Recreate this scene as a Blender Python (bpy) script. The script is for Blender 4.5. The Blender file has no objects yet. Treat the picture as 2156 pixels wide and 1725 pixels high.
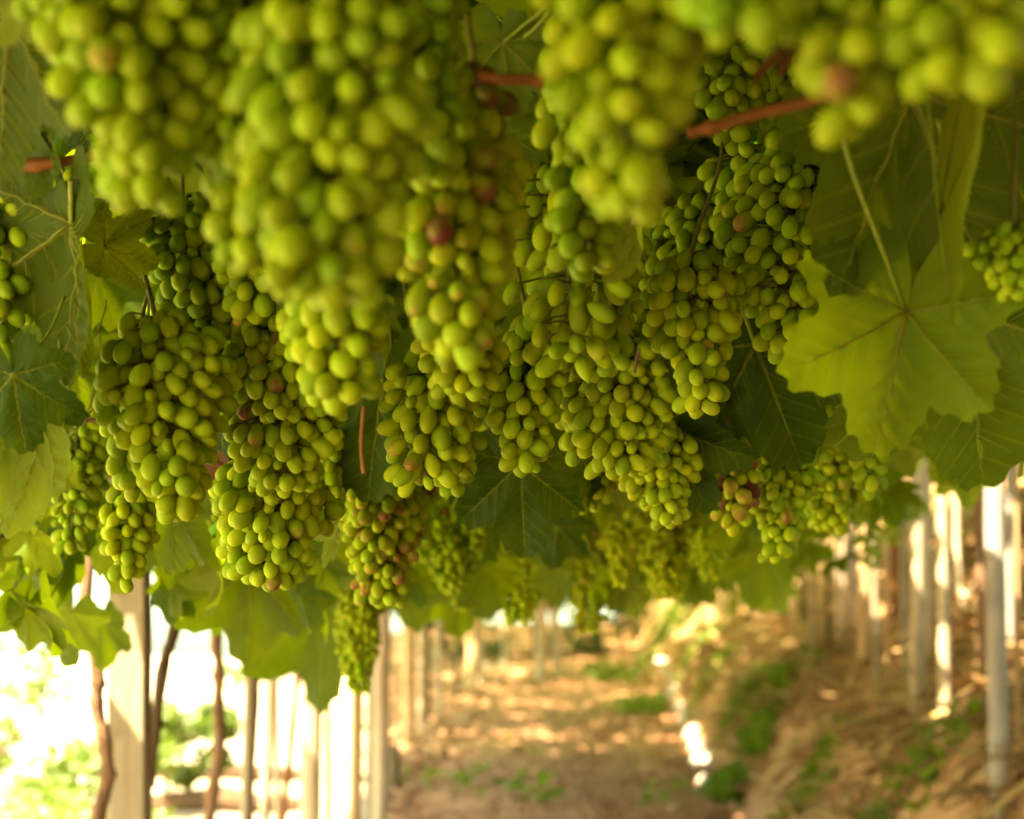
import bpy, math, random
import numpy as np
from mathutils import Vector, Matrix

random.seed(7)
rng = np.random.default_rng(7)
SC = bpy.context.scene
COL = SC.collection

# ------------------------------------------------------------------ camera, sky, sun, exposure
LENS, SENSOR = 60.0, 36.0
FW = LENS / SENSOR
PITCH = math.radians(2.5)
SHIFT = 0.163
CAMZ = 1.0
CAM = Vector((0, 0, CAMZ))
cd = bpy.data.cameras.new('camera')
cd.lens, cd.sensor_width = LENS, SENSOR
cd.shift_y = SHIFT
cd.clip_start, cd.clip_end = 0.05, 2000
cd.dof.use_dof = True
cd.dof.focus_distance = 1.40
cd.dof.aperture_fstop = 6.0
cam = bpy.data.objects.new('camera', cd)
COL.objects.link(cam)
cam.location = CAM
cam.rotation_euler = (math.radians(90) + PITCH, 0, 0)
SC.camera = cam

SUN = Vector((-0.50, -0.42, 1.0)).normalized()          # direction towards the sun
w = bpy.data.worlds.new('World')
SC.world = w
w.use_nodes = True
wn = w.node_tree
bg = next(n for n in wn.nodes if n.type == 'BACKGROUND')
sky = wn.nodes.new('ShaderNodeTexSky')
sky.sky_type = 'NISHITA'
sky.sun_disc = False
sky.sun_elevation = math.asin(SUN.z)
sky.sun_rotation = math.atan2(SUN.x, SUN.y)
sky.air_density, sky.dust_density, sky.ozone_density = 1.0, 2.5, 0.6
wb = wn.nodes.new('ShaderNodeMix')
wb.data_type, wb.blend_type = 'RGBA', 'MULTIPLY'
wb.inputs[0].default_value = 1.0
wb.inputs[7].default_value = (0.94, 0.96, 0.66, 1)
wn.links.new(sky.outputs['Color'], wb.inputs[6])
wn.links.new(wb.outputs[2], bg.inputs['Color'])
bg.inputs['Strength'].default_value = 0.15
sl = bpy.data.lights.new('sun', 'SUN')
sl.energy, sl.angle, sl.color = 4.6, math.radians(0.55), (1.0, 0.84, 0.58)
so = bpy.data.objects.new('sun', sl)
COL.objects.link(so)
so.rotation_euler = SUN.to_track_quat('Z', 'Y').to_euler()
so.location = (-20, -16, 40)
SC.view_settings.view_transform = 'Standard'
SC.view_settings.look = 'None'
SC.view_settings.exposure = 3.45
SC.view_settings.gamma = 1.0
SC.render.engine = 'CYCLES'
SC.cycles.use_denoising = True
SC.cycles.max_bounces = 10
SC.cycles.diffuse_bounces = 6
SC.cycles.transmission_bounces = 6
SC.cycles.sample_clamp_indirect = 12
SC.cycles.use_adaptive_sampling = False

FWD = Vector((0, math.cos(PITCH), math.sin(PITCH)))
UPV = Vector((0, -math.sin(PITCH), math.cos(PITCH)))


def ray(U, V):
    """Viewing direction (depth 1) for a point of the photograph, measured on a 2156 x 1725 grid."""
    u = (U / 2156 - 0.5) / FW
    v = (862.5 - V) / 2156 / FW + SHIFT / FW
    return FWD + Vector((u, 0, 0)) + UPV * v


def at(U, V, d):
    return CAM + ray(U, V) * d


PX = 1.0 / (2156 * FW)          # metres per grid unit at depth 1

# ------------------------------------------------------------------ helpers


def vnoise(x, y, seed=0):
    x = np.asarray(x, float); y = np.asarray(y, float)
    xi, yi = np.floor(x), np.floor(y)
    fx, fy = x - xi, y - yi
    fx, fy = fx * fx * (3 - 2 * fx), fy * fy * (3 - 2 * fy)

    def h(a, b):
        t = np.sin(a * 127.1 + b * 311.7 + seed * 74.7) * 43758.5453
        return t - np.floor(t)
    return (h(xi, yi) * (1 - fx) + h(xi + 1, yi) * fx) * (1 - fy) + (h(xi, yi + 1) * (1 - fx) + h(xi + 1, yi + 1) * fx) * fy


def fbm(x, y, seed=0, o=4):
    s, a = 0, 0.5
    for k in range(o):
        s = s + a * (vnoise(x, y, seed + k) - 0.5) * 2
        x, y, a = x * 2.03 + 3.1, y * 2.03 + 1.7, a * 0.5
    return s


def sstep(a, b, x):
    t = np.clip((np.asarray(x, float) - a) / (b - a), 0, 1)
    return t * t * (3 - 2 * t)


AL = math.radians(2.4)
CA, SA = math.cos(AL), math.sin(AL)


def to_xy(lat, s):
    return lat * CA + s * SA, -lat * SA + s * CA


def to_ls(x, y):
    return x * CA - y * SA, x * SA + y * CA


def terrain(lat, s):
    lat = np.asarray(lat, float); s = np.asarray(s, float)
    rise = 0.035 * np.clip(s - 8.5, 0, 14) + 0.07 * np.clip(s - 22, 0, 16)
    leftk = 1 - sstep(3.0, 9.0, -lat)
    z = rise * leftk
    z = z - 0.30 * sstep(1.15, 2.4, -lat) * (1 - sstep(8, 12, s))
    b = np.clip(lat - 0.95, 0, 0.35) * 1.7 + np.clip(lat - 1.30, 0, 2.25) * 0.60 + np.clip(lat - 3.55, 0, 12) * 0.36
    z = z + b
    amp = 0.02 + 0.13 * sstep(0.9, 1.5, lat)
    z = z + amp * fbm(lat * 1.6, s * 1.6, 3) + (0.018 + 0.04 * sstep(0.9, 1.4, lat)) * fbm(lat * 5, s * 5, 9, 3)
    return z


def gz(x, y):
    l, s = to_ls(x, y)
    return float(terrain(l, s))


def ground_hit(U, V):
    r = ray(U, V)
    t = 3.0
    while t < 60:
        p = CAM + r * t
        if p.z <= gz(p.x, p.y):
            return p, t
        t += 0.03
    return CAM + r * 40, 40


def roof_z(lat, s):
    return 1.44 + 0.95 * np.clip(np.asarray(lat) - 0.80, 0, 1.6) + 0.5 * np.clip(np.asarray(lat) - 2.4, 0, 8) + 0.035 * np.clip(np.asarray(s) - 12, 0, 30)


def tag(o, label=None, cat=None, group=None, kind=None):
    if label: o['label'] = label
    if cat: o['category'] = cat
    if group: o['group'] = group
    if kind: o['kind'] = kind
    return o


def obj(name, me, mat=None, parent=None):
    o = bpy.data.objects.new(name, me)
    COL.objects.link(o)
    if mat is not None and me is not None and not me.materials:
        me.materials.append(mat)
    if parent is not None:
        o.parent = parent
    return o


def empty(name, loc, label, cat, group=None):
    o = bpy.data.objects.new(name, None)
    COL.objects.link(o)
    o.empty_display_size = 0.05
    o.location = loc
    return tag(o, label, cat, group)


def mesh(name, verts, faces, smooth=True, uvs=None, tone=None):
    me = bpy.data.meshes.new(name)
    me.from_pydata([tuple(v) for v in verts], [], [tuple(f) for f in faces])
    if smooth:
        me.polygons.foreach_set('use_smooth', np.ones(len(me.polygons), bool))
    if uvs is not None:
        ul = me.uv_layers.new(name='leaf_uv')
        li = np.zeros(len(me.loops), np.int32)
        me.loops.foreach_get('vertex_index', li)
        ul.data.foreach_set('uv', np.asarray(uvs, np.float32)[li].ravel())
    if tone is not None:
        at_ = me.attributes.new('tone', 'FLOAT', 'POINT')
        at_.data.foreach_set('value', np.asarray(tone, np.float32))
    me.update()
    return me


def batch(name, tv, tf, mats, locs, uvs=None, tones=None, smooth=True):
    """Many copies of one small triangle template joined in a single mesh. mats (N,3,3), locs (N,3)."""
    tv = np.asarray(tv, np.float32); tf = np.asarray(tf, np.int32)
    n, k = len(locs), len(tv)
    V = np.einsum('nij,kj->nki', np.asarray(mats, np.float32), tv) + np.asarray(locs, np.float32)[:, None, :]
    F = (tf[None] + (np.arange(n, dtype=np.int32) * k)[:, None, None]).reshape(-1, 3)
    me = bpy.data.meshes.new(name)
    me.vertices.add(n * k)
    me.vertices.foreach_set('co', V.reshape(-1))
    me.loops.add(F.size)
    me.loops.foreach_set('vertex_index', F.ravel())
    me.polygons.add(len(F))
    me.polygons.foreach_set('loop_start', np.arange(0, F.size, 3, dtype=np.int32))
    me.polygons.foreach_set('use_smooth', np.full(len(F), smooth))
    if uvs is not None:
        ul = me.uv_layers.new(name='leaf_uv')
        ul.data.foreach_set('uv', np.asarray(uvs, np.float32)[F.ravel() % k].ravel())
    if tones is not None:
        a_ = me.attributes.new('tone', 'FLOAT', 'POINT')
        a_.data.foreach_set('value', np.repeat(np.asarray(tones, np.float32), k))
    me.update(calc_edges=True)
    me.validate()
    return me


def tube_data(pts, rads, n=8, cap=True, rough=0.0, twist=0.0, seed=0):
    pts = [Vector(p) for p in pts]
    V, F = [], []
    t0 = (pts[1] - pts[0]).normalized()
    ref = Vector((1, 0, 0)) if abs(t0.x) < 0.8 else Vector((0, 1, 0))
    nx = (ref - t0 * ref.dot(t0)).normalized()
    rr = random.Random(seed)
    ph = rr.random() * 9
    for i, p in enumerate(pts):
        t = (pts[min(i + 1, len(pts) - 1)] - pts[max(i - 1, 0)]).normalized()
        nx = (nx - t * nx.dot(t)).normalized()
        by = t.cross(nx)
        for k in range(n):
            a = 2 * math.pi * k / n + twist * i
            r = rads[i] * (1 + rough * (math.sin(3 * a + ph + i * .35) * .5 + math.sin(5 * a + ph * 2 - i * .5) * .3 + rr.uniform(-.5, .5)))
            V.append(p + nx * (math.cos(a) * r) + by * (math.sin(a) * r))
    for i in range(len(pts) - 1):
        for k in range(n):
            F.append((i * n + k, i * n + (k + 1) % n, (i + 1) * n + (k + 1) % n, (i + 1) * n + k))
    if cap:
        F.append(tuple(reversed(range(n))))
        F.append(tuple(range((len(pts) - 1) * n, len(pts) * n)))
    return V, F


def smooth_line(pts, rads, sub=6):
    P = [Vector(p) for p in pts]
    op, orr = [], []
    for i in range(len(P) - 1):
        a, b = P[max(i - 1, 0)], P[i]
        c, d = P[i + 1], P[min(i + 2, len(P) - 1)]
        for k in range(sub):
            t = k / sub
            op.append(0.5 * ((2 * b) + (c - a) * t + (2 * a - 5 * b + 4 * c - d) * t * t + (3 * b - a - 3 * c + d) * t ** 3))
            orr.append(rads[i] * (1 - t) + rads[i + 1] * t)
    op.append(P[-1]); orr.append(rads[-1])
    return op, orr


class Acc:
    def __init__(s): s.v, s.f = [], []
    def add(s, vf):
        o = len(s.v)
        s.v += list(vf[0]); s.f += [tuple(i + o for i in f) for f in vf[1]]
    def mesh(s, name, smooth=True): return mesh(name, s.v, s.f, smooth)


# ------------------------------------------------------------------ materials
def new_mat(name):
    m = bpy.data.materials.new(name)
    m.use_nodes = True
    nt = m.node_tree
    bs = next(n for n in nt.nodes if n.type == 'BSDF_PRINCIPLED')
    return m, nt, bs


class N:
    """Tiny node-graph writer."""
    def __init__(s, nt): s.nt = nt
    def node(s, t, **kw):
        n = s.nt.nodes.new(t)
        for k, v in kw.items(): setattr(n, k, v)
        return n
    def put(s, sock, v):
        if hasattr(v, 'is_output'): s.nt.links.new(v, sock)
        else: sock.default_value = v
    def m(s, op, a, b=0.0, c=0.0):
        n = s.node('ShaderNodeMath', operation=op)
        s.put(n.inputs[0], a); s.put(n.inputs[1], b); s.put(n.inputs[2], c)
        return n.outputs[0]
    def mix(s, f, a, b):
        n = s.node('ShaderNodeMix', data_type='RGBA')
        s.put(n.inputs[0], f)
        s.put(n.inputs[6], a if hasattr(a, 'is_output') else (*a, 1))
        s.put(n.inputs[7], b if hasattr(b, 'is_output') else (*b, 1))
        return n.outputs[2]
    def rng(s, v, a, b, c=0.0, d=1.0):
        n = s.node('ShaderNodeMapRange', interpolation_type='SMOOTHSTEP')
        s.put(n.inputs[0], v)
        for i, x in enumerate((a, b, c, d)): n.inputs[i + 1].default_value = x
        return n.outputs[0]
    def noise(s, vec, scale, detail=3, rough=0.55):
        n = s.node('ShaderNodeTexNoise')
        if vec is not None: s.put(n.inputs['Vector'], vec)
        n.inputs['Scale'].default_value = scale
        n.inputs['Detail'].default_value = detail
        n.inputs['Roughness'].default_value = rough
        return n.outputs[0]
    def scaled(s, vec, sc):
        n = s.node('ShaderNodeMapping')
        s.put(n.inputs['Vector'], vec); n.inputs['Scale'].default_value = sc
        return n.outputs[0]
    def bump(s, h, strength, dist):
        n = s.node('ShaderNodeBump')
        n.inputs['Strength'].default_value = strength; n.inputs['Distance'].default_value = dist
        s.put(n.inputs['Height'], h)
        return n.outputs[0]


def grape_material():
    m, nt, bs = new_mat('grape_skin')
    g = N(nt)
    oi = g.node('ShaderNodeObjectInfo')
    sep = g.node('ShaderNodeSeparateColor')
    nt.links.new(oi.outputs['Color'], sep.inputs[0])
    blush, hue, val = sep.outputs
    tc = g.node('ShaderNodeTexCoord').outputs['Object']
    sx = g.node('ShaderNodeSeparateXYZ'); nt.links.new(tc, sx.inputs[0])
    rnd = oi.outputs['Random']
    off = g.node('ShaderNodeVectorMath', operation='ADD')
    nt.links.new(tc, off.inputs[0])
    cmb = g.node('ShaderNodeCombineXYZ'); nt.links.new(g.m('MULTIPLY', rnd, 37.0), cmb.inputs[0])
    nt.links.new(cmb.outputs[0], off.inputs[1])
    vec = off.outputs[0]
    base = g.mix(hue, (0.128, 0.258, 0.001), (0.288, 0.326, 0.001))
    # fine pale mottling of the skin and a few rusty freckles
    n1 = g.noise(vec, 2.2, 4)
    base = g.mix(g.rng(n1, 0.45, 0.8, 0.0, 0.35), base, (0.25, 0.35, 0.010))
    # reddening towards the tip, patchy
    patch = g.m('ADD', g.m('MULTIPLY', sx.outputs[2], -0.45), g.m('MULTIPLY', g.m('SUBTRACT', g.noise(vec, 1.3, 2), 0.5), 1.6))
    f = g.rng(g.m('ADD', patch, g.m('SUBTRACT', g.m('MULTIPLY', blush, 2.4), 1.55)), 0.0, 1.0)
    red = g.mix(g.rng(blush, 0.6, 1.0), (0.29, 0.125, 0.035), (0.075, 0.012, 0.014))
    base = g.mix(f, base, red)
    freck = g.rng(g.noise(vec, 5.5, 2), 0.75, 0.80, 0.0, 0.45)
    base = g.mix(freck, base, (0.22, 0.11, 0.02))
    tip = g.rng(sx.outputs[2], -0.97, -0.996, 0, 0.5)
    base = g.mix(tip, base, (0.10, 0.055, 0.02))
    br = g.node('ShaderNodeBrightContrast')
    hs = g.node('ShaderNodeHueSaturation')
    nt.links.new(base, hs.inputs['Color'])
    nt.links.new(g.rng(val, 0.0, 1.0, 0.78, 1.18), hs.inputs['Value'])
    nt.nodes.remove(br)
    nt.links.new(hs.outputs[0], bs.inputs['Base Color'])
    bs.subsurface_method = 'RANDOM_WALK'
    bs.inputs['Subsurface Weight'].default_value = 0.75
    bs.inputs['Subsurface Radius'].default_value = (1.0, 0.9, 0.12)
    bs.inputs['Subsurface Scale'].default_value = 0.012
    nt.links.new(g.rng(n1, 0.3, 0.7, 0.50, 0.72), bs.inputs['Roughness'])
    bs.inputs['Specular IOR Level'].default_value = 0.14
    bs.inputs['Sheen Weight'].default_value = 0.0
    bs.inputs['Sheen Roughness'].default_value = 0.4
    bs.inputs['Sheen Tint'].default_value = (0.8, 0.9, 0.6, 1)
    nt.links.new(g.bump(g.noise(vec, 7, 3), 0.06, 0.02), bs.inputs['Normal'])
    return m


VEINS = [(0, .60), (48, .54), (-48, .54), (100, .40), (-100, .40)]


def leaf_material(name, dark, mid, under, trans, tfac=0.42):
    m, nt, bs = new_mat(name)
    g = N(nt)
    uv = g.node('ShaderNodeUVMap').outputs[0]
    s = g.node('ShaderNodeSeparateXYZ'); nt.links.new(uv, s.inputs[0])
    x, y = s.outputs[0], s.outputs[1]
    tone = g.node('ShaderNodeAttribute', attribute_name='tone').outputs['Fac']
    oi = g.node('ShaderNodeObjectInfo')
    sc = g.node('ShaderNodeSeparateColor'); nt.links.new(oi.outputs['Color'], sc.inputs[0])
    main = sec = None
    for a, L in VEINS:
        sa, ca = math.sin(math.radians(a)), math.cos(math.radians(a))
        al = g.m('ADD', g.m('MULTIPLY', x, sa), g.m('MULTIPLY', y, ca))
        pe = g.m('ABSOLUTE', g.m('SUBTRACT', g.m('MULTIPLY', x, ca), g.m('MULTIPLY', y, sa)))
        on = g.m('GREATER_THAN', al, 0.0)
        wd = g.m('MULTIPLY', g.m('SUBTRACT', 1.15 * L, al), 0.017)
        mk = g.m('MULTIPLY', on, g.m('LESS_THAN', pe, wd))
        main = mk if main is None else g.m('MAXIMUM', main, mk)
        fr = g.m('ABSOLUTE', g.m('SUBTRACT', g.m('FRACT', g.m('MULTIPLY', g.m('SUBTRACT', al, g.m('MULTIPLY', pe, 0.85)), 10.0)), 0.5))
        near = g.m('MULTIPLY', g.m('LESS_THAN', pe, g.m('MULTIPLY', al, 0.42)), g.m('LESS_THAN', fr, 0.05))
        sk = g.m('MULTIPLY', on, near)
        sec = sk if sec is None else g.m('MAXIMUM', sec, sk)
    cb = g.node('ShaderNodeCombineXYZ')
    nt.links.new(x, cb.inputs[0]); nt.links.new(y, cb.inputs[1])
    nt.links.new(g.m('ADD', g.m('MULTIPLY', tone, 50.0), g.m('MULTIPLY', oi.outputs['Random'], 80.0)), cb.inputs[2])
    n1 = g.noise(cb.outputs[0], 5.0, 4)
    n2 = g.noise(cb.outputs[0], 38.0, 2)
    vary = g.m('ADD', g.m('ADD', n1, -0.25), g.m('MULTIPLY', g.m('SUBTRACT', g.m('ADD', tone, oi.outputs['Random']), 0.5), 0.55))
    col = g.mix(g.rng(vary, 0.0, 0.75), dark, mid)
    vein = g.m('MAXIMUM', g.m('MULTIPLY', main, 0.65), g.m('MULTIPLY', sec, 0.24))
    col = g.mix(vein, col, (0.16, 0.19, 0.008))
    bf = g.node('ShaderNodeNewGeometry').outputs['Backfacing']
    ucol = g.mix(vein, g.mix(g.rng(vary, 0.0, 0.8), under, tuple(c * 1.25 for c in under)), (0.20, 0.21, 0.015))
    col = g.mix(bf, col, ucol)
    spots = g.rng(n1, 0.74, 0.80, 0, 0.7)
    col = g.mix(spots, col, (0.20, 0.11, 0.02))
    nt.links.new(col, bs.inputs['Base Color'])
    bs.inputs['Roughness'].default_value = 0.5
    bs.inputs['Specular IOR Level'].default_value = 0.10
    h = g.m('ADD', g.m('MULTIPLY', g.m('MAXIMUM', main, g.m('MULTIPLY', sec, 0.5)), -1.0), g.m('MULTIPLY', n2, 0.35))
    nt.links.new(g.bump(h, 0.6, 0.006), bs.inputs['Normal'])
    tr = g.node('ShaderNodeBsdfTranslucent')
    tcol = g.mix(g.rng(vary, 0.0, 0.8), tuple(c * 0.7 for c in trans), trans)
    tcol = g.mix(vein, tcol, (0.42, 0.46, 0.015))
    nt.links.new(tcol, tr.inputs['Color'])
    mx = g.node('ShaderNodeMixShader')
    mx.inputs[0].default_value = tfac
    nt.links.new(bs.outputs[0], mx.inputs[1]); nt.links.new(tr.outputs[0], mx.inputs[2])
    out = next(n for n in nt.nodes if n.type == 'OUTPUT_MATERIAL')
    nt.links.new(mx.outputs[0], out.inputs['Surface'])
    return m


def simple_leaf(name, a, b, trans, tfac=0.4):
    m, nt, bs = new_mat(name)
    g = N(nt)
    tone = g.node('ShaderNodeAttribute', attribute_name='tone').outputs['Fac']
    col = g.mix(tone, a, b)
    nt.links.new(col, bs.inputs['Base Color'])
    bs.inputs['Roughness'].default_value = 0.55
    if tfac:
        tr = g.node('ShaderNodeBsdfTranslucent')
        tr.inputs['Color'].default_value = (*trans, 1)
        mx = g.node('ShaderNodeMixShader'); mx.inputs[0].default_value = tfac
        nt.links.new(bs.outputs[0], mx.inputs[1]); nt.links.new(tr.outputs[0], mx.inputs[2])
        out = next(n for n in nt.nodes if n.type == 'OUTPUT_MATERIAL')
        nt.links.new(mx.outputs[0], out.inputs['Surface'])
    return m


def wood_material(name, a, b, streak=(14, 14, 0.8), rough=0.8, bump=0.4, algae=None):
    m, nt, bs = new_mat(name)
    g = N(nt)
    tc = g.node('ShaderNodeTexCoord').outputs['Object']
    rnd = g.node('ShaderNodeObjectInfo').outputs['Random']
    ad = g.node('ShaderNodeVectorMath', operation='ADD')
    nt.links.new(tc, ad.inputs[0])
    cm = g.node('ShaderNodeCombineXYZ'); nt.links.new(g.m('MULTIPLY', rnd, 23.0), cm.inputs[0]); nt.links.new(cm.outputs[0], ad.inputs[1])
    v = g.scaled(ad.outputs[0], streak)
    n1 = g.noise(v, 4.0, 6, 0.65)
    n2 = g.noise(ad.outputs[0], 5.0, 3)
    col = g.mix(g.rng(n1, 0.35, 0.68), a, b)
    col = g.mix(g.rng(n2, 0.5, 0.75, 0, 0.5), col, tuple(c * 0.55 for c in a))
    fine = g.noise(g.scaled(ad.outputs[0], tuple(c * 6 for c in streak)), 6.0, 3)
    col = g.mix(g.rng(fine, 0.58, 0.72, 0, 0.55), col, tuple(c * 0.4 for c in a))
    if algae:
        z = g.node('ShaderNodeSeparateXYZ'); nt.links.new(tc, z.inputs[0])
        f = g.m('MULTIPLY', g.rng(g.m('ADD', z.outputs[2], g.m('MULTIPLY', n2, 0.5)), 0.75, 0.25), 0.6)
        col = g.mix(f, col, algae)
    nt.links.new(col, bs.inputs['Base Color'])
    bs.inputs['Roughness'].default_value = rough
    bs.inputs['Specular IOR Level'].default_value = 0.2
    nt.links.new(g.bump(g.m('ADD', n1, g.m('MULTIPLY', fine, 0.5)), bump, 0.01), bs.inputs['Normal'])
    return m


def soil_material(name, cols, scale=3.0, bump=0.6):
    m, nt, bs = new_mat(name)
    g = N(nt)
    tc = g.node('ShaderNodeTexCoord').outputs['Object']
    n1 = g.noise(tc, scale, 6, 0.6)
    n2 = g.noise(tc, scale * 9, 4, 0.65)
    n3 = g.noise(tc, scale * 0.35, 3)
    col = g.mix(g.rng(n1, 0.35, 0.65), cols[0], cols[1])
    col = g.mix(g.rng(n2, 0.50, 0.68, 0, 0.8), col, cols[2])
    col = g.mix(g.rng(n3, 0.52, 0.70, 0, 0.7), col, cols[3])
    nt.links.new(col, bs.inputs['Base Color'])
    bs.inputs['Roughness'].default_value = 0.95
    bs.inputs['Specular IOR Level'].default_value = 0.1
    nt.links.new(g.bump(g.m('ADD', n1, g.m('MULTIPLY', n2, 0.5)), bump, 0.05), bs.inputs['Normal'])
    return m


GRAPE = grape_material()
LEAF = leaf_material('vine_leaf', (0.018, 0.058, 0.002), (0.050, 0.108, 0.003), (0.062, 0.102, 0.004), (0.37, 0.54, 0.004), 0.5)
LEAF_DARK = leaf_material('mature_vine_leaf', (0.018, 0.052, 0.002), (0.045, 0.090, 0.003), (0.050, 0.085, 0.003), (0.20, 0.27, 0.002), 0.36)
LEAF_PALE = leaf_material('pale_vine_leaf', (0.08, 0.13, 0.006), (0.12, 0.18, 0.010), (0.13, 0.18, 0.012), (0.44, 0.58, 0.02), 0.5)
LEAF_DRY = leaf_material('dry_vine_leaf', (0.10, 0.035, 0.010), (0.17, 0.07, 0.02), (0.16, 0.07, 0.02), (0.16, 0.05, 0.01), 0.2)
VEIN = simple_leaf('leaf_vein', (0.17, 0.20, 0.012), (0.20, 0.22, 0.02), (0.52, 0.58, 0.04), 0.5)
STEM = wood_material('green_stem', (0.13, 0.19, 0.010), (0.19, 0.22, 0.018), (8, 8, 2), 0.5, 0.1)
RACHIS = wood_material('grape_stalk', (0.085, 0.105, 0.010), (0.14, 0.13, 0.018), (10, 10, 3), 0.6, 0.2)
CANE = wood_material('vine_cane', (0.17, 0.062, 0.010), (0.26, 0.10, 0.018), (22, 22, 4), 0.55, 0.3)
BARK = wood_material('vine_bark', (0.16, 0.085, 0.045), (0.30, 0.17, 0.09), (16, 16, 2), 0.9, 0.9)
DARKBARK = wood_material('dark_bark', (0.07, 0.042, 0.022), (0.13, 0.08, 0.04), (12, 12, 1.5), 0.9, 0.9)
POST = wood_material('weathered_post', (0.24, 0.185, 0.11), (0.33, 0.265, 0.175), (20, 20, 1.0), 0.85, 0.4, (0.22, 0.20, 0.06))
LILAC = wood_material('grey_post', (0.27, 0.23, 0.19), (0.38, 0.33, 0.28), (18, 18, 0.9), 0.8, 0.3, (0.26, 0.22, 0.08))
POLE = wood_material('peeled_pole', (0.34, 0.25, 0.155), (0.47, 0.37, 0.25), (16, 16, 0.8), 0.8, 0.3, (0.30, 0.25, 0.08))
TANPOLE = wood_material('tan_pole', (0.36, 0.22, 0.10), (0.50, 0.33, 0.17), (16, 16, 0.8), 0.8, 0.3, (0.26, 0.22, 0.06))
DARKPOST = wood_material('dark_stake', (0.075, 0.055, 0.025), (0.12, 0.09, 0.04), (14, 14, 1), 0.9, 0.4)
PATH = soil_material('path_soil', ((0.34, 0.150, 0.072), (0.49, 0.25, 0.125), (0.58, 0.37, 0.20), (0.24, 0.105, 0.050)))
BANK = soil_material('bank_soil', ((0.30, 0.150, 0.062), (0.46, 0.25, 0.105), (0.54, 0.36, 0.15), (0.18, 0.105, 0.038)), 2.2, 0.8)
FIELD = soil_material('field_soil', ((0.34, 0.26, 0.17), (0.42, 0.33, 0.22), (0.50, 0.42, 0.30), (0.30, 0.30, 0.12)), 1.2, 0.5)
STRAW = simple_leaf('straw', (0.20, 0.100, 0.040), (0.60, 0.38, 0.150), (0.3, 0.2, 0.08), 0.15)
LITTER = simple_leaf('fallen_leaf', (0.17, 0.070, 0.032), (0.56, 0.31, 0.14), (0.2, 0.1, 0.04), 0.1)
WEED = simple_leaf('weed_leaf', (0.050, 0.105, 0.008), (0.15, 0.22, 0.012), (0.28, 0.40, 0.01), 0.45)
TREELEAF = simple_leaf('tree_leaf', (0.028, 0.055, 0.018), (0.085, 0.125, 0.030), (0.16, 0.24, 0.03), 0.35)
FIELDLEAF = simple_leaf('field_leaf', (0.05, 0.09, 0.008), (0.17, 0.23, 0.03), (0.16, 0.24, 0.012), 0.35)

# ------------------------------------------------------------------ ground
def axis(parts):
    return np.unique(np.concatenate([np.linspace(a, b, n) for a, b, n in parts]))


def sheet(name, lats, ss, mat, dz=0.0, wedge=None):
    Lg, Sg = np.meshgrid(lats, ss)
    if wedge: Lg = -wedge * Sg * (1 - Lg) - 1.10 * Lg + .12 * (1 - Lg) * fbm(Sg * 1.3, Sg * .4, 4)
    X, Y = to_xy(Lg, Sg)
    Z = terrain(Lg, Sg) + dz
    V = np.stack([X, Y, Z], -1).reshape(-1, 3)
    nl = len(lats)
    i, j = np.meshgrid(np.arange(nl - 1), np.arange(len(ss) - 1))
    a = (j * nl + i).ravel()
    F = np.stack([a, a + 1, a + nl + 1, a + nl], -1)
    me = mesh(name, V.tolist(), F.tolist())
    return tag(obj(name, me, mat), kind='structure')


ss = axis([(-8, 2, 20), (2, 24, 220), (24, 60, 60)])
sheet('path', axis([(-1.15, 1.0, 40)]), ss, PATH)
sheet('earth_bank', axis([(1.0, 4.5, 60), (4.5, 25, 40)]), ss, BANK)
sheet('field', axis([(-45, -8, 30), (-8, -1.15, 50)]), axis([(-8, 2, 14), (2, 24, 90), (24, 60, 40)]), FIELD)
sheet('vineyard_soil', axis([(0, 1, 40)]), axis([(9.6, 24, 120), (24, 60, 50)]), PATH, .006, wedge=.118)
me = mesh('ground', [(-900, -900, -1.2), (900, -900, -1.2), (900, 900, -1.2), (-900, 900, -1.2)], [(0, 1, 2, 3)])
tag(obj('ground', me, FIELD), kind='structure')

# ------------------------------------------------------------------ sun holes: real gaps in the leaf roof
HOLES = []


def hole(p, r): HOLES.append((Vector(p), r))


for U, V, r in ((1412, 1420, .10), (1425, 1455, .09), (1440, 1490, .08), (1466, 1550, .07), (1474, 1580, .07), (1484, 1610, .08), (1494, 1650, .06), (1350, 1345, .14)):
    p, t = ground_hit(U, V); hole(p, r)
for U in range(900, 1420, 45):
    p, t = ground_hit(U, 1548 + 8 * math.sin(U * .05)); hole(p, 0.035 + 0.035 * math.sin(U * .13))
hole(at(282, 1360, 3.40), .06); hole(at(292, 1390, 3.40), .06); hole(at(258, 1290, 3.40), .05)
hole(at(180, 1260, 3.2), .10); hole(at(188, 1310, 3.2), .07)
VIEWGAPS = [ray(U, V).normalized() for U, V in ((1600, 190), (1062, 58), (1872, 405), (72, 1110), (1942, 965), (2072, 965), (2035, 985))]
HP = []


def blocked(p, m=.05):
    q = Vector(p) - CAM
    if q.y > 1.15:
        for dr in VIEWGAPS:          # chinks through which the sky shows
            t = q.dot(dr)
            if (q - dr * t).length < m * .55 + .008 * t + .012: return True
    for P, r in HOLES:
        v = Vector(p) - P
        t = v.dot(SUN)
        if t > 0.12 and (v - SUN * t).length < r + m:
            return True
    return False


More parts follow.
